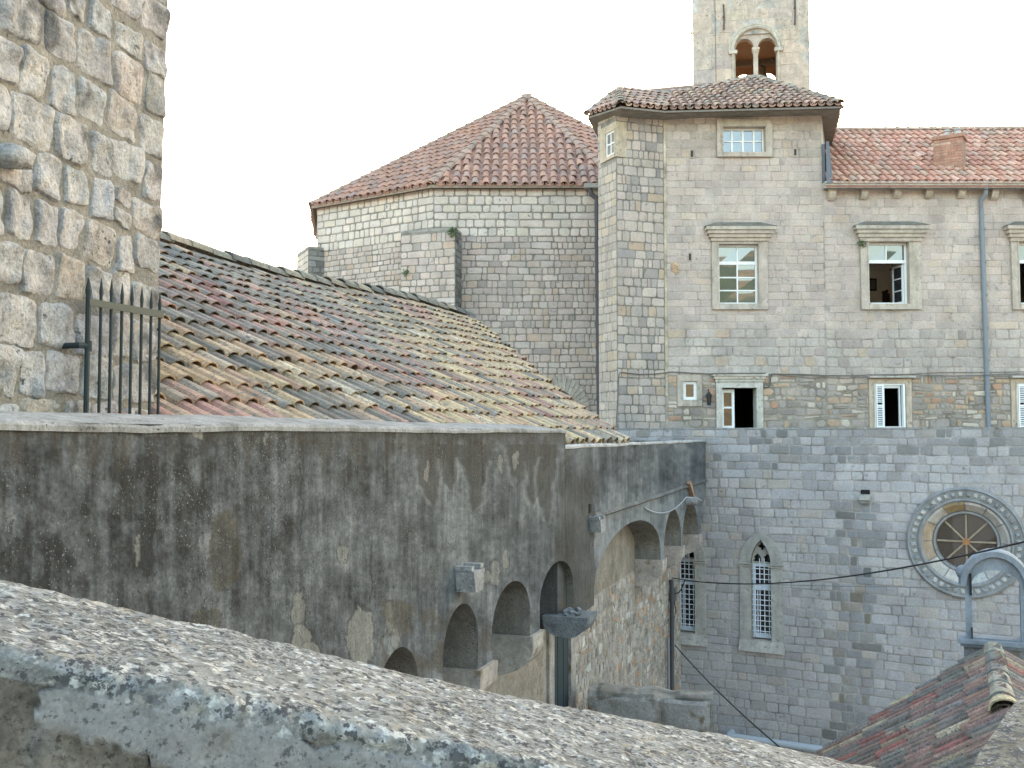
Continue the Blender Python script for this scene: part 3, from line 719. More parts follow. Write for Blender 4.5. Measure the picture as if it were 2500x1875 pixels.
# wing roof
e0, e1, r0_, r1_ = EP(2019, 447, 25.72), Vector((17, 25.72, EP(2019, 447, 25.72).z)), EP(2019, 320, 30.1), Vector((17, 30.1, EP(2019, 320, 30.1).z + .05))
m = MB(); m.add([e0 + Vector((0, 0, -.16)), e1 + Vector((0, 0, -.16)), r1_ + Vector((0, 0, -.16)), r0_ + Vector((0, 0, -.16)), Vector((17, 34.4, e0.z)), Vector((e0.x, 34.4, e0.z))], [(0, 1, 2, 3), (3, 2, 4, 5)], (.12, .09, .07))
wrf = build('roof', m, M['dress'], wing)
COLW = lambda u, v, r: hsv_j(pick(r, [(4, (.54, .30, .215)), (3, (.57, .37, .27)), (2, (.50, .26, .185)), (.6, (.44, .31, .24))]), r, .07, .04)
sl = Slope(e0, e1 - e0, r0_ - e0); cv, pn = tile_roof(sl, [sl.uv(q) for q in (e0, e1, r1_, r0_)], .207, .45, COLW, rad=.36, base_col=(.4, .2, .15))
cv += ridge_tiles(r0_ - Vector((0, 0, .035)), r1_ - Vector((0, 0, .035)), (0, 0, 1), lambda r: hsv_j((.43, .31, .24), r), .14, lift=.012)
tube(pn, [r0_ - Vector((0, 0, .04)), r1_ - Vector((0, 0, .04))], .105, (.36, .26, .2), 10)
emit_pieces(cv, wrf, M['tile_far'], 'roof_tile', 'roof_tiling', cap=300); build('pan_tiles', pn, M['tile_far'], wrf, kind='stuff')
m = MB(); lead = (.13, .14, .155)
m.add([EP(2016, 345, 25.9), EP(2024, 345, 25.9), EP(2034, 447, 25.68), EP(2018, 447, 25.68)], [(3, 2, 1, 0)], lead); fbox(m, F4, -.01, .06, Zg1 - .01, Zg1 + 1.05, -.1, .05, lead); build('lead_flashing', m, M['metal'], wrf)
# chimney
ch = Fr(plan(2294, 26.9), plan(2366, 26.5)); zc0, zc1 = zz(444, 26.7), zz(338, 26.7)
m = MB(); fbox(m, ch, 0, ch.L, zc0 - .6, zc1, -.5, 0, (.30, .2, .15)); fbox(m, ch, -.04, ch.L + .04, zc1, zc1 + .09, -.54, .04, (.36, .2, .14))
cho = build('chimney', m, M['brick'], wrf)
cs_ = Fr(ch.pt(0, 0, -.5)[:2], ch.A[:2])
bk = masonry(ch, 0, ch.L, zc0 + .24, zc1, .072, .2, lambda u, z, r: hsv_j(pick(r, [(4, (.38, .20, .14)), (2, (.42, .24, .17)), (1, (.43, .30, .22))]), r, .1), (), joint=.01, proud=.006, irr=.06, wav=0, soft=.03)
bk += masonry(cs_, 0, cs_.L, zc0 + .24, zc1, .072, .2, lambda u, z, r: hsv_j((.36, .17, .11), r, .1), (), joint=.01, proud=.006, irr=.06, wav=0, soft=.03)
emit_pieces(bk, cho, M['brick'], 'brick', 'brickwork', cap=300, min_area=60)
m = MB(); fbox(m, ch, -.03, ch.L + .03, zc0 - .1, zc0 + .22, -.6, .03, lead); build('lead_apron', m, M['metal'], cho)
for x in (2312, 2337):
    u, z = ch.px(x, 330, -.3); m = MB(); tube(m, [ch.pt(u, zc1 + .09, -.3), ch.pt(u, zc1 + .26, -.3)], .1, (.50, .46, .42), 10); tube(m, [ch.pt(u, zc1 + .26, -.3), ch.pt(u, zc1 + .33, -.3)], .13, (.4, .35, .3), 10, r2=.06); build('chimney_pot', m, M['brick'], cho)
# drainpipe of the wing
pc = (.20, .22, .24)
m = MB(); a, b = F4.px(2398, 466), F4.px(2392, 492); b2 = F4.px(2411, 1044)
tube(m, [F4.pt(a[0], a[1] + .05, .2), F4.pt(a[0], a[1] - .12, .18), F4.pt(b[0], b[1], .07), F4.pt(b[0] + .01, b[1] - .3, .065), F4.pt(b2[0], b2[1] - .2, .065)], .058, pc, 10)
dp = build('drainpipe', m, M['metal'], wing)
for y in (560, 640, 720, 800, 880, 960): u, z = F4.px(2394 + (y - 492) * .034, y); m = MB(); tube(m, [F4.pt(u, z - .03, .065), F4.pt(u, z + .03, .065)], .07, pc, 10); build('pipe_collar', m, M['metal'], dp)

# ================================================================== BELL TOWER
bt = Fr(plan(1700, 34.4), plan(1991, 33.68)); zb0, zb1 = 5.0, 20.0
bell = thing('bell_tower', 'square pale stone bell tower with a double arched window, rising behind the palace roof', 'tower', (8.5, 36, GZ))
uc = bt.px(1845, 120)[0]; zI = bt.px(1845, 121)[1]; Ro = bt.px(1912, 120)[0] - uc; zt_ = bt.px(1845, 52)[1]
Lw = [(bt.px(1796, 150)[0], bt.px(1840, 150)[0], bt.px(1818, 93)[1]), (bt.px(1851, 150)[0], bt.px(1896, 150)[0], bt.px(1873, 91)[1])]
zbot = bt.px(1845, 215)[1]; hole = (uc - Ro * .8, uc + Ro * .8, zbot, zI)
def bt_hole(a, b):
    m_ = (a + b) / 2
    if m_ < zbot: return None
    if m_ < zI: return (uc - Ro * .86, uc + Ro * .86)
    d = (Ro * .98) ** 2 - (m_ - zI) ** 2
    return (uc - math.sqrt(d), uc + math.sqrt(d)) if d > 0 else None
base = MB(); rect = (uc - Ro * .8, uc + Ro * .8, zbot, zI + Ro * .6)
wall_base(base, bt, 0, bt.L, GZ, zb1, (.40, .37, .32), [rect])
T = 4.1
LB_ = Fr(bt.pt(0, 0, -T)[:2], bt.pt(0, 0, 0)[:2]); RB_ = Fr(bt.pt(bt.L, 0, 0)[:2], bt.pt(bt.L, 0, -T)[:2]); BB_ = Fr(bt.pt(bt.L, 0, -T)[:2], bt.pt(0, 0, -T)[:2])
for fr_ in (LB_, RB_): wall_base(base, fr_, 0, fr_.L, GZ, zb1, (.42, .38, .33))
bkz = zz(150, 38.1); wall_base(base, BB_, 0, BB_.L, GZ, zb1, (.42, .38, .33), [(.2, 2.2, 9.0, bkz + .3)])
base.add([bt.pt(0, zb1, 0), bt.pt(bt.L, zb1, 0), bt.pt(bt.L, zb1, -T), bt.pt(0, zb1, -T)], [(0, 1, 2, 3)], (.4, .37, .32))
build('wall', base, M['mortar'], bell)
m = MB(); # inner lining seen through the arches, in warm old brick
for fr_, s in ((bt, -1), (LB_, -1), (RB_, -1)):
    pass
m.add([bt.pt(.02, zI + 1.09, -.02), bt.pt(bt.L - .02, zI + 1.09, -.02), bt.pt(bt.L - .02, zI + 1.09, -T + .02), bt.pt(.02, zI + 1.09, -T + .02)], [(0, 1, 2, 3)], (.3, .19, .12))
build('belfry_ceiling', m, M['plain'], bell)
m = MB(); n_ = -T + .28; bu = bt.px(1845, 200, n_)[0]
v, f = path_plate(bt, [(.2, zb0), (bt.L - .2, zb0), (bt.L - .2, zI + 1.1), (.2, zI + 1.1)], [[(q[0], q[1]) for q in arc(bu + s, zz(203, 37.8), .36, 0, math.pi, 12)] + [(bu + s - .36, 9.2), (bu + s + .36, 9.2)] for s in (-.44, .42)], n_ - .1, n_)
m.add(v, f, (.26, .15, .10)); build('belfry_back_wall', m, M['plain'], bell)
BTC = lambda u, z, r: hsv_j(pick(r, [(5, (.48, .40, .32)), (3, (.45, .38, .31)), (2, (.50, .42, .33)), (.8, (.40, .345, .30))]), r, .04)
st = masonry(bt, 0, bt.L, 6.2, zb1, .42, .7, BTC, [bt_hole], joint=.008, proud=.006, irr=.2, wav=0, soft=.03)
emit_pieces(st, bell, M['dress'])
v, f = path_plate(bt, [(uc - Ro * .88, zbot - .3), (uc + Ro * .88, zbot - .3)] + [(q[0], q[1]) for q in arc(uc, zI, Ro * .97, 0, math.pi, 28)],
    [[(q[0], q[1]) for q in arc((a + b) / 2, t_ - (b - a) / 2, (b - a) / 2, 0, math.pi, 14)] + [(a, zbot), (b, zbot)] for a, b, t_ in Lw], -.32, -.05)
m = MB(); m.add(v, f, (.44, .38, .31)); bw = build('double_window', m, M['dress'], bell)
m = MB(); prof = [(.0, .0), (.0, .07), (.05, .10), (.10, .07), (.10, .03), (.14, .05), (.19, .05), (.2, 0)]
ring_sweep(m, bt, arc(uc, zI, Ro * .8, 0, math.pi, 32), [(a, b) for a, b in prof], (.46, .42, .34)); build('arch_moulding', m, M['dress'], bw)
m = MB(); cu = (Lw[0][1] + Lw[1][0]) / 2; zk = bt.px(1845, 133)[1]
tube(m, [bt.pt(cu, zbot, -.12), bt.pt(cu, zk, -.12)], .075, (.47, .41, .33), 12); col_o = build('column', m, M['dress'], bw)
m = MB(); tube(m, [bt.pt(cu, zk, -.12), bt.pt(cu, zk + .18, -.12)], .08, (.46, .4, .32), 12, r2=.13); fbox(m, bt, cu - .13, cu + .13, zk + .18, zk + .26, -.3, 0, (.46, .4, .32)); build('capital', m, M['dress'], bw)
for s in (-1, 1):
    m = MB(); x = uc + s * Ro * .83; tube(m, [bt.pt(x, zbot, .02), bt.pt(x, zI - .12, .02)], .05, (.45, .40, .32), 10); fbox(m, bt, x - .14, x + .14, zI - .12, zI, -.05, .1, (.47, .42, .35)); build('jamb_shaft', m, M['dress'], bw)
for x, ya, yb in ((1766, 12, 74), (1939, -20, 62)):
    a = bt.px(x, ya); b = bt.px(x + 1, yb); m = MB(); tube(m, [bt.pt(a[0], a[1], .05), bt.pt((a[0] + b[0]) / 2 + .02, (a[1] + b[1]) / 2, .06), bt.pt(b[0], b[1], .05)], .028, (.09, .075, .065), 6)
    tube(m, [bt.pt(a[0], (a[1] + b[1]) / 2, -.03), bt.pt(a[0], (a[1] + b[1]) / 2, .09)], .035, (.09, .075, .065), 6); build('iron_anchor', m, M['metal'], bell)
for u_, ya, yb in ((-.03, 42, 98), (bt.L + .03, 20, 78)):
    m = MB(); za, zb_ = zz(ya, 34.8), zz(yb, 34.8); tube(m, [bt.pt(u_, za, -.8), bt.pt(u_, zb_, -.8)], .025, (.12, .1, .09), 6); tube(m, [bt.pt(u_ * 1.0 - .05, (za + zb_) / 2, -.8), bt.pt(u_ + .05, (za + zb_) / 2, -.8)], .03, (.12, .1, .09), 6); build('iron_anchor', m, M['metal'], bell)
m = MB(); tube(m, [bt.pt(*bt.px(1745, -30), .03), bt.pt(*bt.px(1748, 205), .03)], .011, (.2, .19, .18), 5); build('lightning_wire', m, M['cable'], bell)
# frame and clapper rods of the bell, and the bell itself hanging in the window
bl = thing('bronze_bell', 'old bronze bell hanging in the shadow behind the double arched tower window', 'bell', bt.pt(uc, zI - .9, -1.8))
m = MB(); prf = [(.02, .62), (.16, .6), (.22, .5), (.25, .3), (.30, .12), (.38, 0), (.35, 0)]; v = []; sg = 16
for r_, h_ in prf:
    for k in range(sg): a = 2 * math.pi * k / sg; v.append(bt.pt(uc + .25 + r_ * math.cos(a), zI - .55 + h_, -1.8 + r_ * math.sin(a)))
m.add(v, [(i * sg + k, i * sg + (k + 1) % sg, (i + 1) * sg + (k + 1) % sg, (i + 1) * sg + k) for i in range(len(prf) - 1) for k in range(sg)], (.10, .07, .04)); build('bell_body', m, M['metal'], bl, smooth=True)
m = MB(); fbox(m, bt, .25, bt.L - .25, zI + .1, zI + .28, -1.9, -1.7, (.08, .06, .045)); build('bell_beam', m, M['dress'], bl)

# ================================================================== POLYGONAL APSE WITH THE PYRAMID ROOF
OA, OB, OC = plan(1057, 30), plan(770, 32.7), plan(1509, 30.0)
OBB, OD = (-7.3, 37.8), (OC[0] + 4.1, 32.9)
apse = thing('church_apse', 'polygonal stone church apse under a steep red tiled pyramid roof, left of the palace', 'church', (.4, 33, GZ))
ZE = zz(456, 30.0); FL, FF = Fr(OB, OA), Fr(OA, OC); FBk, FRr = Fr(OBB, OB), Fr(OC, OD)
base = MB()
for fr_ in (FL, FF, FBk, FRr):
    wall_base(base, fr_, 0, fr_.L, 6.0, ZE, (.25, .225, .19)); wall_base(base, fr_, 0, fr_.L, GZ, 6.0, (.23, .205, .17))
build('wall', base, M['mortar'], apse)
UPC = lambda u, z, r: hsv_j(pick(r, [(5, (.57, .485, .41)), (2, (.52, .45, .385)), (1, (.58, .49, .40))]), r, .05)
LOC = lambda u, z, r: hsv_j(pick(r, [(4, (.46, .375, .32)), (3, (.42, .35, .305)), (3, (.49, .41, .355)), (1.2, (.455, .35, .27)), (.6, (.33, .285, .25))]), r, .06)
st = []
for fr_, w_ in ((FL, .30), (FF, .33), (FBk, .3)):
    st += masonry(fr_, 0, fr_.L, 6.0, ZE, .245, w_, UPC, (), joint=.032, proud=.02, irr=.18, wav=.006)
    st += masonry(fr_, 0, fr_.L, -1, 6.0, .195, .25, LOC, (), joint=.024, proud=.012, irr=.3, wav=.01)
emit_pieces(st, apse, M['stone'], cap=220, vis=lambda x, y: x < 1460 and y < 470 + max(0, (1140 - x)) * .0 + (600 if x > 1140 else 180))
m = MB(); pts = [OBB, OB, OA, OC, OD]; v = []
cen = Vector((.45, 37, 0))
def off(p, k, z): q = Vector((p[0], p[1], 0)); d = (q - cen).normalized(); q = q + d * k; return Vector((q.x, q.y, z))
APX = EP(1288, 240, 36.6); eo = [off(p, .22, ZE - .02) for p in pts]
m.add([p - Vector((0, 0, .06)) for p in eo] + [p - Vector((0, 0, -.04)) for p in eo] + [off(p, -.1, ZE - .02) for p in pts], [(i, i + 1, 6 + i, 5 + i) for i in range(4)] + [(i + 1, i, 10 + i, 11 + i) for i in range(4)], (.3, .24, .18))
arf = build('roof', m, M['dress'], apse)
COLA = lambda u, v, r: hsv_j(mixc3((.41, .255, .195), pick(r, [(4, (.42, .235, .165)), (3, (.38, .225, .17)), (2, (.45, .24, .155)), (1.4, (.34, .235, .19)), (.6, (.28, .225, .2))]), .6), r, .08, .03)
cv, pn = [], MB()
for a, b in ((0, 1), (1, 2), (2, 3), (3, 4)):
    x, y = tri_roof([eo[a], eo[b], APX], .30, .48, COLA, rad=.38, jit=.015); cv += x; pn.merge(y)
for k in range(1, 5): cv += ridge_tiles(eo[k], APX, (0, 0, 1), lambda r: hsv_j((.36, .25, .19), r), .15, .5, .42)
cv += ridge_tiles(APX - Vector((.2, 0, .05)), APX + Vector((.2, 0, .05)), (0, 0, 1), lambda r: (.36, .27, .21), .18, .4, .3)
emit_pieces(cv, arf, M['tile_far'], 'roof_tile', 'roof_tiling', cap=300, vis=lambda x, y: x < 1465); build('pan_tiles', pn, M['tile_far'], arf, kind='stuff')
# buttresses
def buttress(pl, ytop, dark, label):
    A, B, C_ = pl
    zt = zz(ytop, B[1]); o = MB(); f1_, f2_ = Fr(A, B), Fr(B, C_)
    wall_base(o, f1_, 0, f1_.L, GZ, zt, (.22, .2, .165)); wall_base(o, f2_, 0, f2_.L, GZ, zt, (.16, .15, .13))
    bo = build('buttress', o, M['mortar'], apse, label=label)
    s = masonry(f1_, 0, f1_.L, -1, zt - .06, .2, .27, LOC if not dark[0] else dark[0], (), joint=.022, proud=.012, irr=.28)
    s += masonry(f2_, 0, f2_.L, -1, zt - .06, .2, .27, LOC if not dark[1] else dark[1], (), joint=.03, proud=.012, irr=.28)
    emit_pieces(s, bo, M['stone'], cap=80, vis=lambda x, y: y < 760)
    m = MB(); c = ((A[0] + C_[0]) / 2 + .3, (A[1] + C_[1]) / 2 + 1.6)
    q = [A, B, C_, (C_[0] - .1, C_[1] + 1.2), (A[0] - .1, A[1] + 1.2)]; n = len(q)
    m.add([(x, y, zt) for x, y in q] + [(x, y, zt + .07 + (.25 if i > 2 else 0)) for i, (x, y) in enumerate(q)], [(i, (i + 1) % n, n + (i + 1) % n, n + i) for i in range(n)] + [tuple(range(n, 2 * n))], (.30, .28, .25)); build('coping', m, M['rubble'], bo)
DK = lambda u, z, r: hsv_j(pick(r, [(3, (.22, .21, .195)), (2, (.15, .145, .14)), (1, (.28, .27, .25))]), r, .1)  # darker stones for the buttress sides turned right, shade put into the colour
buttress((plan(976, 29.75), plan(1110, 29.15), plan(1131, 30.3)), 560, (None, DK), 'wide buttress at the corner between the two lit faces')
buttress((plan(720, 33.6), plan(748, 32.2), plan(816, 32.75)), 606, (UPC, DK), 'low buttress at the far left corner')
# pointed doorway half hidden by the near roof
uc_, zs_ = FF.px(1372, 1005); pxm = 30 / FPX
def pointed(uc, hw, zs, H, n=12):
    R = (hw * hw + H * H) / (2 * hw); a1 = math.asin(min(1, H / R)); cx = uc + hw - R
    right = [(cx + R * math.cos(a1 * i / n), zs + R * math.sin(a1 * i / n)) for i in range(n + 1)]
    left = [(2 * uc - x, z) for x, z in right[::-1]][1:]
    return right + left
po, pi_ = pointed(uc_, 68 * pxm, zs_, 92 * pxm, 9), pointed(uc_, 36 * pxm, zs_, 52 * pxm, 9)
for i in range(len(po) - 1):
    m = MB(); g_ = .06
    def L2(a, b, t): return (a[0] + (b[0] - a[0]) * t, a[1] + (b[1] - a[1]) * t)
    q = [L2(po[i], po[i + 1], g_), L2(po[i], po[i + 1], 1 - g_), L2(pi_[i], pi_[i + 1], 1 - g_), L2(pi_[i], pi_[i + 1], g_)]
    m.add([FF.pt(a, b, .0) for a, b in q] + [FF.pt(a, b, .05) for a, b in q], BOXF, hsv_j((.40, .35, .29), rng)); build('voussoir', m, M['dress'], apse)
m = MB(); m.add([FF.pt(a, b, .03) for a, b in pi_] , [tuple(range(len(pi_)))], (.10, .085, .07)); build('arch_shade_panel', m, M['rubble'], apse)  # flat dark panel stands in for the shaded recess inside the arch
# drainpipe and gutter end
dk = (.085, .075, .08)
m = MB(); a = plan(1441, 29.6); fr_ = Fr(plan(1420, 29.5), plan(1470, 29.5))
p0, p1, p2, p3 = EP(1440, 462, 29.5), EP(1444, 474, 29.5), EP(1457, 486, 29.5), EP(1463, 1035, 29.3)
tube(m, [p0, p1, p2, p2 + Vector((0, 0, -.4)), p3], .075, dk, 10); dp = build('drainpipe', m, M['metal'], apse)
m = MB(); fbox(m, fr_, fr_.px(1426, 450)[0], fr_.px(1463, 450)[0], zz(460, 29.5), zz(449, 29.5), -.1, .12, (.34, .31, .27)); build('gutter_end', m, M['dress'], apse)
for y in (600, 725, 850, 975): q = p2 + (p3 - p2) * ((y - 486) / (1035 - 486)); m = MB(); tube(m, [q - Vector((0, 0, .05)), q + Vector((0, 0, .05))], .09, dk, 10); build('pipe_collar', m, M['metal'], dp)
# plants rooted in the walls
def tuft(label, c, s, n, seed, col=(.06, .10, .03)):
    r = random.Random(seed); m = MB()
    for i in range(n):
        d = Vector((r.gauss(0, 1), -abs(r.gauss(0, .8)), r.gauss(0, 1))).normalized() * s * r.random() ** .5
        p = Vector(c) + d; a = Vector((r.gauss(0, 1), r.gauss(0, 1), r.gauss(0, 1))).normalized() * s * .22; b = a.cross(Vector((r.gauss(0, 1), r.gauss(0, 1), r.gauss(0, 1)))).normalized() * s * .12
        m.add([p - a, p + b, p + a, p - b], [(0, 1, 2, 3)], hsv_j(col, r, .3))
    t = thing('wall_plant', label, 'plant', (c[0], c[1], c[2] - s)); build('foliage', m, M['leaf'], t, kind='stuff')
    m = MB(); tube(m, [Vector(c) + Vector((0, .1, -s * .2)), Vector(c)], s * .08, (.1, .07, .04), 5); build('stem', m, M['leaf'], t)
tuft('green weed growing on the top of the wide church buttress', EP(1106, 568, 29.2), .17, 130, 1, (.09, .13, .05))
tuft('small round green weed growing low on the front of the wide church buttress', EP(990, 665, 29.55), .12, 110, 2, (.09, .13, .05))
tuft('dark green plant clinging beside the open upper window of the right wing', F4.pt(*F4.px(2101, 596), .06), .13, 110, 3, (.10, .13, .06))

# ================================================================== CHURCH WALL WITH THE ROSE WINDOW
cd = Vector((1.83, -1)).normalized(); Q0 = Vector((5.50, 22))
CA, CB = Q0 - cd * 3.7, Q0 + cd * 7.2
CW = Fr(CA, CB); CTOP = .105
church = thing('church', 'blue-grey stone church wall with a round wheel window and lancet windows, below the palace terrace', 'church', (6.5, 21.5, GZ))
RUc, RZc = CW.px(2357, 1325); RR = (CW.px(2357, 1190)[1] - CW.px(2357, 1462)[1]) / 2
CSTN = [(5, (.385, .375, .375)), (3, (.36, .355, .355)), (3, (.41, .395, .39)), (1.2, (.40, .365, .33)), (.8, (.32, .31, .31))]
def col_church(u, z, r):
    x, y = proj(CW.pt(u, z)); c = pick(r, CSTN)
    if y < 1140 and r.random() < (.6 if x > 1880 else .25): c = mixc3(c, pick(r, [(2, (.17, .175, .175)), (1, (.12, .125, .12)), (3, (.23, .23, .225))]), r.uniform(.3, .85))
    if 2015 < x + (1750 - y) * -.04 < 2115 and 1220 < y and r.random() < .65: c = mixc3(c, pick(r, [(3, (.20, .205, .21)), (1.2, (.13, .125, .11)), (1.2, (.17, .15, .11)), (.6, (.09, .10, .10))]), r.uniform(.3, .9))
    elif 2040 < x < 2140 and y > 1220 and r.random() < .5: c = mixc3(c, (.2, .21, .22), .6)
    c = (c[0] * .93, c[1] * .90, c[2] * .88); return hsv_j(c, r, .06, .02)
gz = dict(apex=CW.px(1857, 1299)[1], ia=CW.px(1858, 1318)[1], sp=CW.px(1857, 1376)[1], ft=CW.px(1857, 1374)[1], fb=CW.px(1857, 1560)[1], sb=CW.px(1857, 1590)[1], tr=CW.px(1857, 1434)[1])
gu = CW.px(1859, 1450)[0]; ghw = (CW.px(1907, 1450)[0] - CW.px(1803, 1450)[0]) / 2; gih = (CW.px(1884, 1450)[0] - CW.px(1835, 1450)[0]) / 2
gu1 = CW.px(1675, 1450)[0]
holes = []; bh = []
for u_ in (gu, gu1):
    bh.append((u_ - gih, u_ + gih, gz['fb'], gz['ia']))
    def gh(a, b, u_=u_):
        m_ = (a + b) / 2
        if gz['sb'] - .03 < m_ < gz['sp'] + .1: return (u_ - ghw * .96, u_ + ghw * .96)
        if gz['sp'] + .1 <= m_ < gz['apex']: t = (gz['apex'] - m_) / (gz['apex'] - gz['sp']); h_ = ghw * min(.96, t ** .62); return (u_ - h_, u_ + h_)
        return None
    holes.append(gh)
RG = RR * .50; RH = RR * .69
bh.append((RUc - RH, RUc + RH, RZc - RH, RZc + RH)); holes.append(disc_hole(RUc, RZc, RR * .985))
base = MB(); wall_base(base, CW, 0, CW.L, GZ, CTOP, (.30, .275, .255), bh)
q = Fr(CB, (CB.x + 1.4, CB.y + 7)); wall_base(base, q, 0, q.L, GZ, CTOP, (.23, .21, .2))
build('wall', base, M['mortar'], church)
m = MB(); N_ = 26
for i in range(N_):
    a, b = CW.L * i / N_, CW.L * (i + 1) / N_; dz = rng.uniform(-.008, .006)
    fbox(m, CW, a + .004, b - .004, CTOP, CTOP + .035 + dz, -.4, .012, hsv_j((.27, .27, .265), rng))
fbox(m, CW, 0, CW.L, CTOP - 1.1, CTOP, -.42, -.3, (.3, .3, .29)); build('parapet_coping', m, M['rubble'], church)
st = masonry(CW, 0, CW.L, GZ, CTOP - .005, .192, .245, col_church, holes, joint=.018, proud=.011, irr=.25, wav=.010, soft=.13)
emit_pieces(st, church, M['stone'], vis=lambda x, y: (x > 1737 or y < 1070) and y < 1400 + (x - 1250) * .35 and not (x > 2330 and y > 1340))
terr = MB(); terr.add([(2.3, 30, -.92), (2.3, 24.2, -.92), (CB.x + .15, CB.y + .35, -.92), (17, 18, -.92), (17, 30, -.92)], [(0, 1, 2, 3, 4)], (.3, .28, .25)); build('terrace', terr, M['ground'], kind='structure')

# rose window
GS = (.34, .325, .30)
m = MB(); ring_sweep(m, CW, arc(RUc, RZc, 0, 0, 2 * math.pi, 72), [(RR, .0), (RR, .05), (RR * .965, .09), (RR * .94, .06), (RR * .80, .03), (RR * .79, .07), (RR * .765, .08), (RR * .75, .04), (RR * .72, .0), (RR * .56, -.2), (RR * .55, -.16), (RR * .515, -.16), (RR * .5, -.3)], (.245, .245, .24))  # rim ground coloured darker than the leaves, painting in their relief shade
rose = build('rose_window', m, M['dress'], church)
nb = 44
for k in range(nb):      # carved leaves on the rim
    a = 2 * math.pi * (k + .5) / nb; r_ = RR * .872; dk_ = .25 < (math.sin(a) * .5 + .5) + rng.uniform(-.1, .1)
    m = MB(); cu_, cz_ = RUc + r_ * math.cos(a), RZc + r_ * math.sin(a); t = Vector((-math.sin(a), math.cos(a))); o = Vector((math.cos(a), math.sin(a)))
    base_c = (.41, .40, .37) if rng.random() > .25 else (.27, .275, .27)
    v = []
    for (p, s, n) in ((-.062, -.045, .03), (-.062, .035, .03), (.0, .062, .03), (.062, .035, .03), (.062, -.045, .03), (-.03, -.03, .085), (-.025, .02, .085), (.03, .025, .09), (.035, -.02, .085)):
        v.append(CW.pt(cu_ + o.x * p * RR * .82 + t.x * s * RR * .9, cz_ + o.y * p * RR * .82 + t.y * s * RR * .9, n))
    m.add(v, [(0, 1, 6, 5), (1, 2, 7, 6), (2, 3, 7), (3, 4, 8, 7), (4, 0, 5, 8), (5, 6, 7, 8)], hsv_j(base_c, rng, .1)); build('carved_leaf', m, M['dress'], rose)
for k in range(12):      # inner splay of long wedge stones, some stained brown
    m = MB(); a0, a1 = 2 * math.pi * k / 12 + .012, 2 * math.pi * (k + 1) / 12 - .012; am = (a0 + a1) / 2
    c = (.43, .40, .36); am_ = math.degrees(am)
    if 75 < am_ < 106: c = (.30, .22, .13)
    if 140 < am_ < 200: c = (.36, .28, .2)
    ring_sweep(m, CW, arc(RUc, RZc, 0, a0, a1, 8), [(RR * .735, .012), (RR * .69, .008), (RR * .57, -.17)], hsv_j(c, rng, .05)); build('voussoir', m, M['dress'], rose)
m = MB(); v = [CW.pt(RUc, RZc, -.27)] + [CW.pt(RUc + RG * q[2], RZc + RG * q[3], -.27) for q in arc(0, 0, 1, 0, 2 * math.pi, 48)[:-1]]
m.add(v, [(0, i + 1, (i + 1) % 48 + 1) for i in range(48)], (.09, .07, .055)); build('pane', m, mat_glass('leaded_glass', (.05, .038, .03), .05), rose)
for k in range(8):
    a = k * math.pi / 4; m = MB(); tube(m, [CW.pt(RUc + RR * .05 * math.cos(a), RZc + RR * .05 * math.sin(a), -.22), CW.pt(RUc + RG * .99 * math.cos(a), RZc + RG * .99 * math.sin(a), -.24)], .021, (.34, .27, .19), 8); build('spoke', m, M['dress'], rose)
m = MB(); tube(m, [CW.pt(RUc, RZc, -.26), CW.pt(RUc, RZc, -.17)], .07, (.42, .20, .09), 12); build('hub', m, M['dress'], rose)

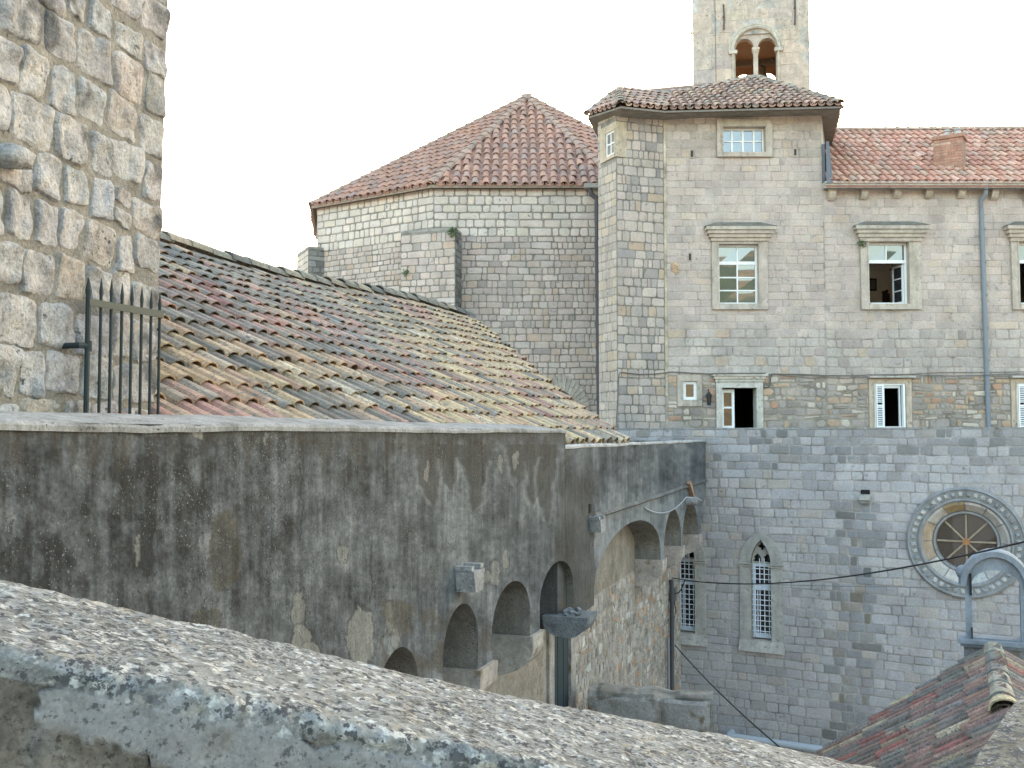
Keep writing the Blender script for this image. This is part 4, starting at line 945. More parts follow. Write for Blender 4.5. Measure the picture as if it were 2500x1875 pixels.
# lancet windows
def lancet(u_, lab):
    out = pointed(u_, ghw, gz['sp'], gz['apex'] - gz['sp'], 14); inn = pointed(u_, gih * 1.0, gz['sp'], gz['ia'] - gz['sp'], 14)
    v, f = path_plate(CW, out + [(u_ - ghw, gz['sb']), (u_ + ghw, gz['sb'])], [inn + [(u_ - gih, gz['fb'] - .02), (u_ + gih, gz['fb'] - .02)]], -.08, .05)
    m = MB(); m.add(v, f, (.33, .315, .285)); so = build('lancet_window', m, M['dress'], church, label=lab)
    m = MB(); ring_sweep(m, CW, [(x, z, 0, 0) for x, z in [(u_ + gih, gz['fb'])] + inn + [(u_ - gih, gz['fb'])]], [(0, .045), (0, -.3)], (.30, .285, .26)); build('window_reveal', m, M['dress'], so)
    m = MB()
    for s in (-1, 1):
        a = u_ + s * (ghw + gih) / 2; h = (ghw - gih) / 2 + .02
        fbox(m, CW, a - h, a + h, gz['sp'] - .07, gz['sp'] - .04, 0, .085, (.36, .34, .3)); fbox(m, CW, a - h - .01, a + h + .01, gz['sp'] - .02, gz['sp'] + .01, 0, .1, (.36, .34, .3))
    build('impost', m, M['dress'], so)
    m = MB(); m.add([CW.pt(u_ - ghw - .02, gz['fb'] - .03, .05), CW.pt(u_ + ghw + .02, gz['fb'] - .03, .05), CW.pt(u_ + ghw + .02, gz['sb'], .13), CW.pt(u_ - ghw - .02, gz['sb'], .13), CW.pt(u_ - ghw - .02, gz['sb'] - .03, .0), CW.pt(u_ + ghw + .02, gz['sb'] - .03, .0)], [(0, 1, 2, 3), (3, 2, 5, 4), (0, 3, 4), (1, 5, 2)], (.37, .345, .31)); build('sill', m, M['dress'], so)
    # tracery plate: quatrefoil over two trefoil lights
    H = gz['ia'] - gz['ft']; qc = gz['ft'] + H * .70; qr = gih * .40
    quat = [(u_ + qr * (.52 + .48 * abs(math.cos(2 * a))) * math.cos(a), qc + qr * (.52 + .48 * abs(math.cos(2 * a))) * math.sin(a)) for a in [2 * math.pi * i / 40 for i in range(40)]]
    lights = []
    for s in (-1, 1):
        cx = u_ + s * gih * .5; w_ = gih * .42; zb = gz['ft'] + H * .14
        top = [(cx + w_ * (.66 + .34 * abs(math.cos(1.5 * a + 0))) * math.cos(a) * 1.0, zb + w_ * 1.35 * (.62 + .38 * abs(math.sin(1.5 * a))) * math.sin(a)) for a in [math.pi * i / 24 for i in range(25)]]
        lights.append(top + [(cx - w_, gz['ft'] + .01), (cx + w_, gz['ft'] + .01)])
    v, f = path_plate(CW, inn + [(u_ - gih, gz['ft'] - .02), (u_ + gih, gz['ft'] - .02)], [quat] + lights, -.17, -.09)
    m = MB(); m.add(v, f, (.37, .35, .31)); build('tracery', m, M['dress'], so)
    W_ = (.70, .74, .80); m = MB(); a, b = u_ - gih, u_ + gih
    fbox(m, CW, a, a + .04, gz['fb'], gz['ft'], -.2, -.13, W_); fbox(m, CW, b - .04, b, gz['fb'], gz['ft'], -.2, -.13, W_)
    for z0_, z1_ in ((gz['ft'] - .10, gz['ft']), (gz['tr'] - .055, gz['tr'] + .055), (gz['fb'], gz['fb'] + .10)): fbox(m, CW, a + .055, b - .055, z0_, z1_, -.2, -.134, W_)
    fo = build('window_frame', m, M['paint'], so)
    m = MB(); fbox(m, CW, a, b, gz['fb'], gz['ia'], -.30, -.27, (.02, .02, .02)); build('pane', m, M['glass_dark'], so)
    k = 0; n = 13
    zs_ = [gz['fb'] + .16 + i * (gz['ft'] - gz['fb'] - .30) / (n - 1) for i in range(n)]
    for z in zs_:
        m = MB(); tube(m, [CW.pt(a - .035, z, -.06), CW.pt(b + .02, z, -.06)], .0095, W_, 6); build('grille_bar', m, M['paint'], fo)
    for i in range(4):
        x = a + .07 + i * (b - a - .14) / 3; m = MB(); tube(m, [CW.pt(x, gz['fb'] + .06, -.07), CW.pt(x, gz['ft'] - .04 + (.13 if i in (1, 2) else 0), -.07)], .0095, W_, 6); build('grille_bar', m, M['paint'], fo)
    m = MB(); fbox(m, CW, a + .07, a + .095, gz['fb'] + .1, gz['tr'] - .055, -.24, -.2, W_); build('casement', m, M['paint'], fo)
lancet(gu, 'lancet window in full view'); lancet(gu1, 'lancet window half hidden by the arcaded house')
# stone spout and, above it, a dark plate for the niche's shade
su, sz = CW.px(2113, 1205)
m = MB(); fbox(m, CW, su - .11, su + .11, sz - .13, sz - .02, 0, .17, (.33, .32, .29)); fbox(m, CW, su - .08, su + .08, sz - .2, sz - .13, 0, .12, (.25, .24, .22)); sp_ = build('water_spout', m, M['dress'], church)
m = MB(); fbox(m, CW, su - .09, su + .09, sz - .01, sz + .08, .004, .022, (.015, .015, .016)); build('niche_shade_plate', m, M['plain'], sp_)
# pale pipe along the foot of the wall
m = MB(); a, b = CW.px(1890, 1812, .3), CW.px(2040, 1836, .3); tube(m, [CW.pt(a[0] - 1.0, a[1] - .01, .3), CW.pt(b[0] + .6, a[1], .3)], .075, (.40, .43, .46), 12)
tube(m, [CW.pt(b[0] - .13, a[1], .3), CW.pt(b[0] - .02, a[1], .3)], .092, (.42, .45, .48), 12); tube(m, [CW.pt(a[0] - 1.0, a[1] - .01, .3), CW.pt(a[0] - 1.0, a[1] - .01, -.02)], .075, (.40, .43, .46), 10)
t = build('wall_pipe', m, M['paint'], None); tag(t, 'pale grey pipe running along the foot of the church wall', 'pipe')

# ================================================================== ARCADED STUCCO HOUSE
def lineX(d, off=.48): return off + .335 * (d - 10.7)
S1 = Fr((lineX(2.2), 2.2), (lineX(23.2), 23.2)); S2 = Fr((lineX(2.2) - .075, 2.2 + .025), (lineX(23.2) - .075, 23.2 + .025))
REC = .52
house = thing('arcaded_house', 'dark stained stucco house front with corbelled arches, stone spouts and a flat coping', 'building', (.2, 11, GZ))
def stucco_col(x, y, seed=0):
    """bare colours of the stained render at photo position x,y (its own stains)"""
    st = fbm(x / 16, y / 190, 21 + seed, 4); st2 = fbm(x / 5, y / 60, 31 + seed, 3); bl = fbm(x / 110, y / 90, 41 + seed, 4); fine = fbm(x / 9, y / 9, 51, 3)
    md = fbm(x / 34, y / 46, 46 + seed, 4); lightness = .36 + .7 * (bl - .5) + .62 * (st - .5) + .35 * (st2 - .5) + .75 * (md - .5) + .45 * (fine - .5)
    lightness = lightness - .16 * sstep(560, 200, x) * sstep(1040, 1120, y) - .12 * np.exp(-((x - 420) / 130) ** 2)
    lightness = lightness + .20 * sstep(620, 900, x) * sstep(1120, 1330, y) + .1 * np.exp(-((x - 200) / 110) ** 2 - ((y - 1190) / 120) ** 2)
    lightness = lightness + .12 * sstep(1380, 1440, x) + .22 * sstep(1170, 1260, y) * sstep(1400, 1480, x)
    L_ = np.clip(lightness, 0, 1)[..., None]
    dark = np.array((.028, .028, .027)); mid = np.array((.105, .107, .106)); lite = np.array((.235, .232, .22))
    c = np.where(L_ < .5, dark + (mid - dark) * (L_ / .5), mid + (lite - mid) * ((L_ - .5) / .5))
    def over(c, mask, col): return c * (1 - mask[..., None]) + np.array(col) * mask[..., None]
    x0, y0 = x, y; x = x + 22 * (fbm(x0 / 26, y0 / 34, 701, 4) - .5); y = y + 30 * (fbm(x0 / 24, y0 / 30, 702, 4) - .5) * sstep(1090, 1130, y0)
    # brown-black band and drips under the coping
    dr = fbm(x / 22, x * 0 + 3, 61, 3); top = 1036 + 10 * sstep(0, 1378, x)
    reach = 18 + 90 * sstep(.35, .8, dr) + 22 * fbm(x / 5, y / 14, 62, 2)
    mk = sstep(reach + 16, reach - 22, y - top) * (x < 1385) * .8
    c = over(c, .8 * mk * (.65 + .35 * fbm(x / 6, y / 12, 63, 2)), (.058, .048, .034))
    # long dark tongues with pale edges
    for (cx, w_, y1, sd) in ((1055, 34, 1235, 1), (1100, 26, 1205, 2), (1155, 30, 1250, 3), (1262, 26, 1190, 4), (1305, 30, 1235, 5), (1335, 20, 1275, 6)):
        ww = w_ * np.clip((y1 - y) / 110, 0, 1) ** .55 * (1 + .5 * (fbm(y / 25, y * 0 + sd, 70 + sd, 2) - .5))
        d = np.abs(x - cx - 6 * np.sin(y / 40 + sd)) - ww; mm = sstep(4, -5, d) * (y > 1085) * (ww > 1)
        ed = np.exp(-((d - 5) / 5) ** 2) * (y > 1120) * (y < y1 + 10) * (ww > 1)
        c = over(c, ed * .42 * (.3 + 1.2 * fbm(x / 14, y / 30, 64, 3)), (.24, .235, .22)); c = over(c, mm * .85 * (.7 + .3 * fine), (.052, .048, .04))
    # stained shoulder at the right end of the near wall
    mm = sstep(1335, 1385, x + 22 * (fbm(y / 30, y * 0, 77, 2) - .5)) * (x < 1452) * sstep(1120, 1190, y); c = over(c, mm * .8 * (.65 + .5 * fine), (.05, .043, .034))
    # moss patches
    for (cx, cy, a, b) in ((548, 1345, 38, 100), (505, 1520, 34, 36)):
        e = ((x - cx) / a) ** 2 + ((y - cy) / b) ** 2 + .6 * (fbm(x / 9, y / 16, 81, 2) - .5); mm = sstep(1.15, .85, e); rim = sstep(.35, 1.0, e) * mm
        c = over(c, mm * .65, (.055, .048, .034)); c = over(c, rim * .25 * (.4 + fbm(x / 6, y / 10, 82, 2)), (.13, .095, .045))
    # fallen render showing the pale undercoat
    for (cx, cy, a, b, sd) in ((730, 1495, 17, 60, 1), (738, 1570, 26, 40, 2), (882, 1555, 34, 72, 3), (760, 1590, 22, 22, 4), (952, 1510, 12, 42, 5), (967, 1555, 10, 30, 6), (1040, 1150, 7, 20, 7), (1234, 1370, 10, 24, 8), (1209, 1400, 10, 30, 9), (1190, 1408, 7, 16, 10), (338, 1350, 5, 40, 11), (840, 1350, 16, 24, 12), (1222, 1130, 7, 22, 13), (1258, 1122, 5, 22, 14), (650, 1070, 6, 14, 15), (484, 1060, 10, 14, 16)):
        e = ((x - cx) / a) ** 2 + ((y - cy) / b) ** 2 + 1.1 * (fbm(x / 12, y / 16, 90 + sd, 3) - .5)
        rim = sstep(1.4, 1.1, e) - sstep(1.05, .85, e); c = over(c, np.clip(rim, 0, 1) * .6, (.03, .028, .025)); c = over(c, sstep(1.05, .85, e) * .75 * (.5 + .8 * fbm(x / 8, y / 22, 65, 3)), (.235, .215, .18))
    # brown staining low on the wall, between the arches
    mm = sstep(.5, .62, fbm(x / 60, y / 45, 99, 4)) * sstep(1380, 1470, y) * (x > 930) * (x < 1450); c = over(c, mm * .6, (.085, .068, .045))
    for (x1_, ya_, yb_, sd) in ((736, 1140, 1320, 1), (1178, 1060, 1190, 2), (905, 1330, 1470, 3), (460, 1120, 1240, 4)):
        dd_ = x0 - (x1_ + 16 * (fbm(y0 / 30, y0 * 0 + sd, 740 + sd, 4) - .5)); c = over(c, np.exp(-(dd_ / 1.5) ** 2) * (y0 > ya_) * (y0 < yb_) * .75, (.012, .012, .012))
    x, y = x0, y0
    ck = np.exp(-((x - 118 - (y - 1182) * .03) / 2.4) ** 2) * (np.abs(y - 1183) < 27); c = over(c, ck * .95, (.008, .008, .008))
    return np.clip(c * np.array((.74, .79, .83)), .009, .6)

def curtain(fr, u0, u1, arches, zp, ztop, n_back, name, parent, nx_=620, nz=110, top_fn=None, seed=0, coping=None):
    """wall front standing on arches: dense face grid, soffits, ends and sloping coping"""
    us = list(np.linspace(u0, u1, nx_))
    for a, b, *_ in arches: us += [a - 1e-4, a + 1e-4, b - 1e-4, b + 1e-4] + list(np.linspace(a, b, 26)[1:-1])
    us = np.array(sorted(us)); low = np.full(len(us), zp, float)
    for i, u in enumerate(us):
        for (a, b, zs, za) in arches:
            if a < u < b: t = (u - (a + b) / 2) / ((b - a) / 2); low[i] = zs + (za - zs) * math.sqrt(max(0, 1 - t * t))
    top = np.full(len(us), ztop, float) if top_fn is None else np.array([top_fn(u) for u in us])
    low = np.minimum(low, top - .02)
    fz = np.linspace(0, 1, nz); Z = top[None, :] + (low - top)[None, :] * fz[:, None]; U_ = np.repeat(us[None, :], nz, 0)
    wob = .012 * (fbm(U_ * 1.7, Z * 1.7, 5 + seed) - .5) + .006 * (fbm(U_ * 14, Z * 8, 6 + seed) - .5)
    Xw = fr.A.x + fr.U.x * U_ + fr.N.x * wob; Yw = fr.A.y + fr.U.y * U_ + fr.N.y * wob
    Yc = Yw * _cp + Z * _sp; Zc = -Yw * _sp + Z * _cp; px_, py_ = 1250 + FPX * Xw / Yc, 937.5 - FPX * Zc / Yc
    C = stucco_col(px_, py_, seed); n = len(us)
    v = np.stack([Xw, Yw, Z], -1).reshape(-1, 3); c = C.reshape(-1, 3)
    f = [(r * n + i, (r + 1) * n + i, (r + 1) * n + i + 1, r * n + i + 1) for r in range(nz - 1) for i in range(n - 1)]
    m = MB(); m.v = [tuple(q) for q in v.tolist()]; m.f = f; m.c = [tuple(q) for q in c.tolist()]
    bot = c[(nz - 1) * n:]; s1 = []; s2 = []
    for i in range(n): s1.append(fr.pt(us[i], low[i], 0)); s2.append(fr.pt(us[i], low[i], -n_back))
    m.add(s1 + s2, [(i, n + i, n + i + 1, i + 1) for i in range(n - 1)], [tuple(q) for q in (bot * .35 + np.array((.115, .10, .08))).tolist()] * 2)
    m.add([fr.pt(us[i], q, -n_back) for q in (0, 1) for i in (0, n - 1)], [], (0.1, .1, .1))
    bk = [fr.pt(us[i], top[i], -n_back) for i in range(n)]
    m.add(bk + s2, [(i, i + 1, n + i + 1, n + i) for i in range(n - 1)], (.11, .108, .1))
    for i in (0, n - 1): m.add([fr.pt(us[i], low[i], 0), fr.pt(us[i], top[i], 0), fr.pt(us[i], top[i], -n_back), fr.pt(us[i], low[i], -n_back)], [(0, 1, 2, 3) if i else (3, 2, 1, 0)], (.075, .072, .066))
    return build(name, m, M['stucco'], parent, smooth=False), us, low, top
def arch_px(fr, xl, xr, ysp, xa, ya): a, zs = fr.px(xl, ysp); b, z2 = fr.px(xr, ysp); return (a, b, (zs + z2) / 2, fr.px(xa, ya)[1])
ZP1 = -1.96
A1 = [arch_px(S1, 918, 1022, 1650, 966, 1585), arch_px(S1, 1082, 1166, 1535, 1130, 1467), arch_px(S1, 1201, 1294, 1490, 1261, 1416), arch_px(S1, 1318, 1400, 1455, 1359, 1369)]
A1 = [(a, b, -1.72, -1.36 if i else za) for i, (a, b, zs, za) in enumerate(A1)]
A1[0] = (A1[0][0], A1[0][1], A1[0][3] - .35, A1[0][3])
# further arches nearer the viewer, hidden by the foreground parapet
a0 = A1[0][0]; A1 = [(a0 - 1.25, a0 - .45, A1[0][2], A1[0][3])] + A1
uE = S1.px(1380, 1100)[0]; uF = S1.px(1441, 1380)[0]; zE, zF = S1.px(1380, 1190)[1], S1.px(1441, 1310)[1]
def top1(u):
    if u <= uE: return .045
    t = (u - uE) / (uF - uE); return zE + (zF - zE) * min(1, t) ** 1.6
w1, us1, low1, t1_ = curtain(S1, .4, uF, A1, ZP1, .045, REC, 'near_wall_front', house, nx_=820, nz=190, top_fn=top1)
# coping of the near wall, sloping up towards the back and slightly worn
def coping(fr, u0, u1, z_f, z_b, nb_, col, name, parent, nx_=260, seed=0, mat='stucco', thick=.03, over=.012):
    us = np.linspace(u0, u1, nx_); ns = np.array([over, over, .0, -.03, -nb_ * .35, -nb_ * .65, -nb_ + .03, -nb_, -nb_]); zq = np.array([-thick, -.008, .006, .014, .30, .65, .97, 1, -1])
    v = []; c = []
    for u in us:
        for n_, q in zip(ns, zq):
            w_ = .010 * (f1(u * 3, n_ * 4, seed) - .5) + .022 * (f1(u * .9, 1.3, seed + 9) - .5)
            if q == 1: z = z_b - .01
            elif q == -1: z = z_f - thick
            elif q < .02: z = z_f + q
            else: z = z_f + (z_b - z_f) * q
            v.append(fr.pt(u, z + w_, n_ + .010 * (f1(u * 8, 2.2, seed + 1) - .5)))
            k = f1(u * 6, n_ * 9, seed + 2); s = f1(u * 2, n_ * 14, seed + 5); c.append(tuple(mixc3(col, (col[0] * .6, col[1] * .6, col[2] * .58), float(sstep(.5, .75, k * .6 + s * .4)))))
    n = len(ns); m = MB(); m.add(v, [(i * n + k, i * n + k + 1, (i + 1) * n + k + 1, (i + 1) * n + k) for i in range(nx_ - 1) for k in range(n - 1)], c)
    m.add(v[-n:], [tuple(range(n))], col)
    return build(name, m, M[mat], parent)
coping(S1, .4, uE + .01, .045, .105, .42, (.225, .225, .215), 'coping', house, 300)
z2a, z2b = S2.px(1384, 1088)[1], S2.px(1735, 1073.5)[1]; ZC2 = (z2a + z2b) / 2; uE2 = S2.px(1738, 1100)[0]
A2 = [arch_px(S2, 1450, 1613, 1371, 1552, 1271), arch_px(S2, 1621, 1663, 1320, 1643, 1243), arch_px(S2, 1666, 1704, 1300, 1684, 1226), arch_px(S2, 1711, 1735, 1280, 1724, 1215)]
A2 = [(a, b, z - .1, za) for a, b, z, za in A2]; ZP2 = S2.px(1619, 1363)[1]
w2, us2, low2, t2_ = curtain(S2, uE - .05, uE2, A2, ZP2, ZC2 - .005, REC - .06, 'far_wall_front', house, nx_=420, nz=90, seed=3)
coping(S2, uE + .03, uE2, ZC2 - .005, ZC2 + .002, .22, (.34, .335, .32), 'coping', house, 120, seed=4)
# far return of the parapet and the flat roof behind
rA, rB = plan(1490, 23.4), plan(1741, 22.6)
RT = Fr(rA, rB); m = MB(); zr_ = ZC2; fbox(m, RT, 0, RT.L, -2.0, zr_ - .02, -.12, 0, (.09, .09, .085)); fbox(m, RT, 0, RT.L, zr_ - .02, zr_, -.13, .012, (.36, .355, .34)); build('return_parapet', m, M['stucco'], house)
m = MB(); q = [S1.pt(.4, -.95, -.4), S1.pt(uE2, -.95, -.4), (rA[0] - 2, rA[1] + 1, -.95), (-7, 8, -.95), (-4, 2, -.95)]; m.add(q, [(0, 1, 2, 3, 4)], (.2, .19, .17)); build('roof_deck', m, M['ground'], house)
# ledge line along the far wall
la, lb = S2.px(1452, 1262), S2.px(1727, 1177)
m = MB(); n_ = 40
for i in range(n_):
    a = la[0] + (lb[0] - la[0]) * i / n_; b = la[0] + (lb[0] - la[0]) * (i + 1) / n_; za = la[1] + .02 * (f1(a * 2, 1, 3) - .5); zb_ = la[1] + .02 * (f1(b * 2, 1, 3) - .5)
    v = [S2.pt(a, za - .035, .0), S2.pt(b, zb_ - .035, .0), S2.pt(b, zb_, .05), S2.pt(a, za, .05), S2.pt(a, za + .04, 0), S2.pt(b, zb_ + .04, 0)]
    m.add(v, [(0, 1, 2, 3), (3, 2, 5, 4), (0, 3, 4), (1, 5, 2)], mixc3((.16, .155, .14), (.07, .07, .065), f1(a * 3, 2, 8)))
build('ledge', m, M['stucco'], house)
# the recessed rubble wall behind the arches
SR = Fr(S1.pt(0, 0, -REC)[:2], S1.pt(S1.L, 0, -REC)[:2]); uRE = SR.px(1661, 1500)[0]
dU0, dz1 = SR.px(1347, 1530); dU1 = SR.px(1388, 1530)[0]; door = (dU0, dU1, GZ + 4.6, dz1 + .25)
base = MB(); wall_base(base, SR, .4, uRE, GZ, -2.32, (.285, .25, .205), [door]); wall_base(base, SR, .4, uE2, -2.32, -.9, (.21, .185, .15), [door])
q_ = Fr(SR.pt(uRE, 0)[:2], (SR.pt(uRE, 0)[0] - 1.2, SR.pt(uRE, 0)[1] + .9)); wall_base(base, q_, 0, q_.L, GZ, -2.32, (.28, .25, .21)); build('wall', base, M['rubble'], house)
RBC = lambda u, z, r: hsv_j(pick(r, [(5, (.30, .265, .225)), (3, (.34, .31, .27)), (2, (.27, .25, .225)), (1.2, (.34, .22, .14)), (.8, (.2, .185, .17)), (.8, (.40, .38, .34))]), r, .1)
dzn = [rect_hole(door[0] - .32, door[1] + .26, door[2], door[3] + .5)]
uK = door[1] + .28
st = masonry(SR, uK, uRE - .01, -5.6, -2.34, .13, .15, RBC, dzn, joint=.03, proud=.013, irr=.42, wav=.02, split=.1, soft=.3)
emit_pieces(st, house, M['rubble'], cap=200, vis=lambda x, y: y > 1440 and x > 1400 and y < 1700, min_area=90)
m = MB()
for a, b in ((door[0] - .22, door[0]), (door[1], door[1] + .24)): fbox(m, SR, a, b, GZ, door[3] + .2, -.2, .035, (.30, .275, .24))
fbox(m, SR, door[0] - .22, door[1] + .24, door[3], door[3] + .3, -.2, .065, (.3, .28, .25)); build('door_surround', m, M['rubble'], house)
m = MB(); fbox(m, SR, door[0], door[1], door[2] - 1, door[3], -.08, -.02, (.022, .034, .036)); dr = build('door', m, M['metal'], house)
for i in range(3): m = MB(); a = door[0] + (door[1] - door[0]) * i / 3; fbox(m, SR, a + .012, a + (door[1] - door[0]) / 3 - .012, door[2] - 1, door[3] - .02, -.021, .0, (.024, .038, .042)); build('door_plank', m, M['metal'], dr)
# corbels carrying the pendants between the arches
CBC = (.34, .305, .265)
def corbel(fr, uc, hw, ztop, H, n0, n1, col=CBC, name='corbel', seed=0):
    prof_ = [(n1, ztop), (n1, ztop - H * .28)] + [(n0 + (n1 - n0) * math.cos(t), ztop - H * .28 - H * .72 * math.sin(t)) for t in [math.pi / 2 * i / 8 for i in range(1, 9)]] + [(n0, ztop)]
    k = len(prof_); sl_ = 5; v = []
    for s in range(sl_ + 1):
        u = uc - hw + 2 * hw * s / sl_
        for i, (n_, z) in enumerate(prof_):
            j = .02 * (f1(n_ * 6 + s, z * 6, seed) - .5)
            v.append(fr.pt(u + j * (1 if s in (0, sl_) else 0), z + (j if i < k - 1 and i > 0 else 0), n_ + (j if i < k - 1 else 0)))
    f = [(s * k + i, s * k + (i + 1) % k, (s + 1) * k + (i + 1) % k, (s + 1) * k + i) for s in range(sl_) for i in range(k)] + [tuple(range(k))[::-1], tuple(range(sl_ * k, sl_ * k + k))]
    m = MB(); m.add(v, f, hsv_j(col, rng, .05)); return build(name, m, M['rubble'], house)
ctr = [(A1[i][1] + A1[i + 1][0]) / 2 for i in range(len(A1) - 1)]; hws = [(A1[i + 1][0] - A1[i][1]) / 2 for i in range(len(A1) - 1)]
for i, (u_, h_) in enumerate(zip(ctr, hws)): corbel(S1, u_, h_ + .03, ZP1, .42, -REC, .04, seed=i)
A2e = A2 + [(uE2 - .02, uE2, 0, 0)]
for i in range(3): corbel(S2, (A2[i][1] + A2[i + 1][0]) / 2, (A2[i + 1][0] - A2[i][1]) / 2 + .05, ZP2, .46, -REC + .05, .04, seed=10 + i)
# big grey rounded block jutting under the last near arch
bu0, bz = S1.px(1420, 1478); m = MB(); c = S1.pt(S1.px(1384, 1500)[0], bz - .11, .10)
for k in range(1):
    hw, H = .23, .22; pr = []
    v = []; K = 12; sl_ = 8
    for s in range(sl_ + 1):
        u = -hw + 2 * hw * s / sl_
        for i in range(K + 1):
            t = math.pi * i / K; n_ = .25 * math.cos(t) - .06; z = -H * math.sin(t) ** .8
            jj = 1 + .16 * (f1(s * .9, i * .7, 4) - .5); q = S1.pt(0, 0, 0)
            v.append((c[0] + S1.U.x * u * jj + S1.N.x * n_ * jj, c[1] + S1.U.y * u * jj + S1.N.y * n_ * jj, c[2] + .13 + z * jj))
    f = [(s * (K + 1) + i, s * (K + 1) + i + 1, (s + 1) * (K + 1) + i + 1, (s + 1) * (K + 1) + i) for s in range(sl_) for i in range(K)] + [tuple(range(K + 1))[::-1], tuple(range(sl_ * (K + 1), (sl_ + 1) * (K + 1)))] + [(0, (K + 1) * sl_, (K + 1) * sl_ + K, K)]
    m.add(v, f, (.16, .17, .175))
build('rounded_block', m, M['stone_old'], house, label='dark grey rounded stone block under the last near arch')
m = MB(); r_ = random.Random(4)
for k in range(26): p = (c[0] + r_.uniform(-.12, .03), c[1] + r_.uniform(-.15, .18), c[2] + .12 + r_.uniform(0, .05)); blob(m, p, (r_.uniform(.02, .05), r_.uniform(.02, .05), r_.uniform(.015, .04)), (.20, .21, .215), k, 7, 5, .7)
build('mortar_lumps', m, M['stone_old'], house, kind='stuff')
# square spouts
def spout(xl, xr, yt, yb, lab, out=.16, fr=S1):
    a, z1_ = fr.px((xl + xr) / 2, yt); b, z0_ = fr.px((xl + xr) / 2, yb); m = MB(); hw = (fr.px(xr, yt)[0] - fr.px(xl, yt)[0]) / 2 * .55
    v = []
    for n_, s in ((-.1, 1), (out, .93)):
        for u, z in ((-hw * .7, z0_), (hw * .7, z0_), (hw, z1_), (-hw, z1_)): v.append(fr.pt(a + u * s, (z + (z0_ - z) * (1 - s) * .4), n_))
    m.add(v, BOXF, (.27, .265, .26)); g = MB()
    fbox(m, fr, a - hw, a - hw * .55, z1_, z1_ + .035, -.05, out * .9, (.30, .3, .29)); fbox(m, fr, a + hw * .5, a + hw, z1_, z1_ + .035, -.05, out * .9, (.27, .27, .26))
    return build('stone_spout', m, M['stone_old'], house, label=lab)
spout(1098, 1152, 1388, 1441, 'square stone spout above the first open arch'); spout(1432, 1460, 1266, 1298, 'small square stone spout where the two walls meet', .14, S2)
a, z_ = S2.px(1676, 1222); m = MB(); tube(m, [S2.pt(a, z_, -.05), S2.pt(a + .05, z_ - .02, .22)], .085, (.26, .26, .265), 12); build('spout_pipe', m, M['stone_old'], house)
a = S2.px(1676, 1180); b = S2.px(1688, 1222); m = MB(); v = [S2.pt(a[0] - .07, a[1], .01), S2.pt(a[0] + .09, a[1] + .05, .01), S2.pt(b[0] + .1, b[1], .01), S2.pt(b[0], b[1] - .02, .01)]; v += [Vector(q) + S2.N * .07 for q in v]; m.add(v, BOXF, (.36, .22, .14)); build('terracotta_gutter', m, M['tile'], house)
a = S2.px(1440, 1240); m = MB(); fbox(m, S2, a[0] - .05, a[0] + .05, a[1] - .06, a[1] + .05, .002, .008, (.012, .012, .01)); build('drain_hole_shade', m, M['plain'], house)  # dark plate set on the stucco for the shade in the hole
def sag_cable(m, a, b, sag, r, col, n=24, seg=6):
    a, b = Vector(a), Vector(b); tube(m, [a.lerp(b, i / n) - Vector((0, 0, sag * 4 * (i / n) * (1 - i / n))) for i in range(n + 1)], r, col, seg)
m = MB(); a = S2.pt(*S2.px(1571, 1240), .02); b = S2.pt(*S2.px(1662, 1214), .10); sag_cable(m, a, b, .17, .011, (.3, .31, .32)); tube(m, [b, S2.pt(*S2.px(1676, 1214), .2), S2.pt(*S2.px(1684, 1222), .24), S2.pt(*S2.px(1686, 1230), .2)], .011, (.3, .31, .32), 6)
t = build('loose_wire', m, M['cable']); tag(t, 'thin grey wire hanging in a loop from the stone spout over the small arches', 'wire')
# drainpipe and meter box on the rubble wall
m = MB(); a = SR.px(1639, 1415, .07); b = SR.px(1640, 1692, .07); tube(m, [SR.pt(a[0], a[1], .07), SR.pt(a[0], a[1] - .5, .08), SR.pt(b[0], b[1], .07)], .045, (.06, .062, .065), 10); pp = build('drainpipe', m, M['metal'], house)
a = SR.px(1632, 1600, .07); m = MB(); tube(m, [SR.pt(a[0] - .02, a[1] + .35, .07), SR.pt(a[0] - .02, a[1] - .7, .07)], .03, (.2, .2, .2), 8); build('drainpipe', m, M['metal'], house)
a = SR.px(1647, 1452, .1); m = MB(); fbox(m, SR, a[0] - .1, a[0] + .16, a[1] - .12, a[1] + .13, 0, .14, (.14, .135, .125)); mb_ = build('junction_box', m, M['metal'], house)
m = MB(); fbox(m, SR, a[0] - .07, a[0] + .13, a[1] - .09, a[1] + .1, .14, .15, (.17, .165, .155)); build('box_lid', m, M['metal'], mb_)
m = MB(); a2 = SR.pt(a[0] - .02, a[1] - .12, .1); tube(m, [a2, Vector(a2) + Vector((.02, -.03, -.2)), Vector(a2) + Vector((-.02, 0, -.4))], .012, (.03, .03, .03), 6); build('box_wire', m, M['cable'], mb_)

# block wall at the foot of the house
BW = Fr(plan(1432, 12.9), plan(1736, 12.6)); bz1 = P(1580, 1703, 12.7)[2]
m = MB(); nxx = 60; v = []; cc_ = []
for i in range(nxx + 1):
    u = BW.L * i / nxx
    for (n_, z) in ((0, GZ), (0.0, bz1 - .35), (.0, bz1 - .05), (-.03, bz1 + .01), (-.25, bz1 + .02), (-.5, bz1), (-.53, bz1 - .05), (-.53, GZ)):
        w_ = .24 * (f1(u * 2.4, z * 3, 7, 4) - .5); v.append(BW.pt(u, z + w_ * .7, n_ + w_)); cc_.append(mixc3((.27, .245, .205), (.12, .11, .09), float(sstep(.4, .65, f1(u * 3, z * 4 + n_ * 3, 8)))))
m.add(v, [(i * 8 + k, i * 8 + k + 1, (i + 1) * 8 + k + 1, (i + 1) * 8 + k) for i in range(nxx) for k in range(7)] + [tuple(range(8)), tuple(range(nxx * 8, nxx * 8 + 8))[::-1]], cc_)
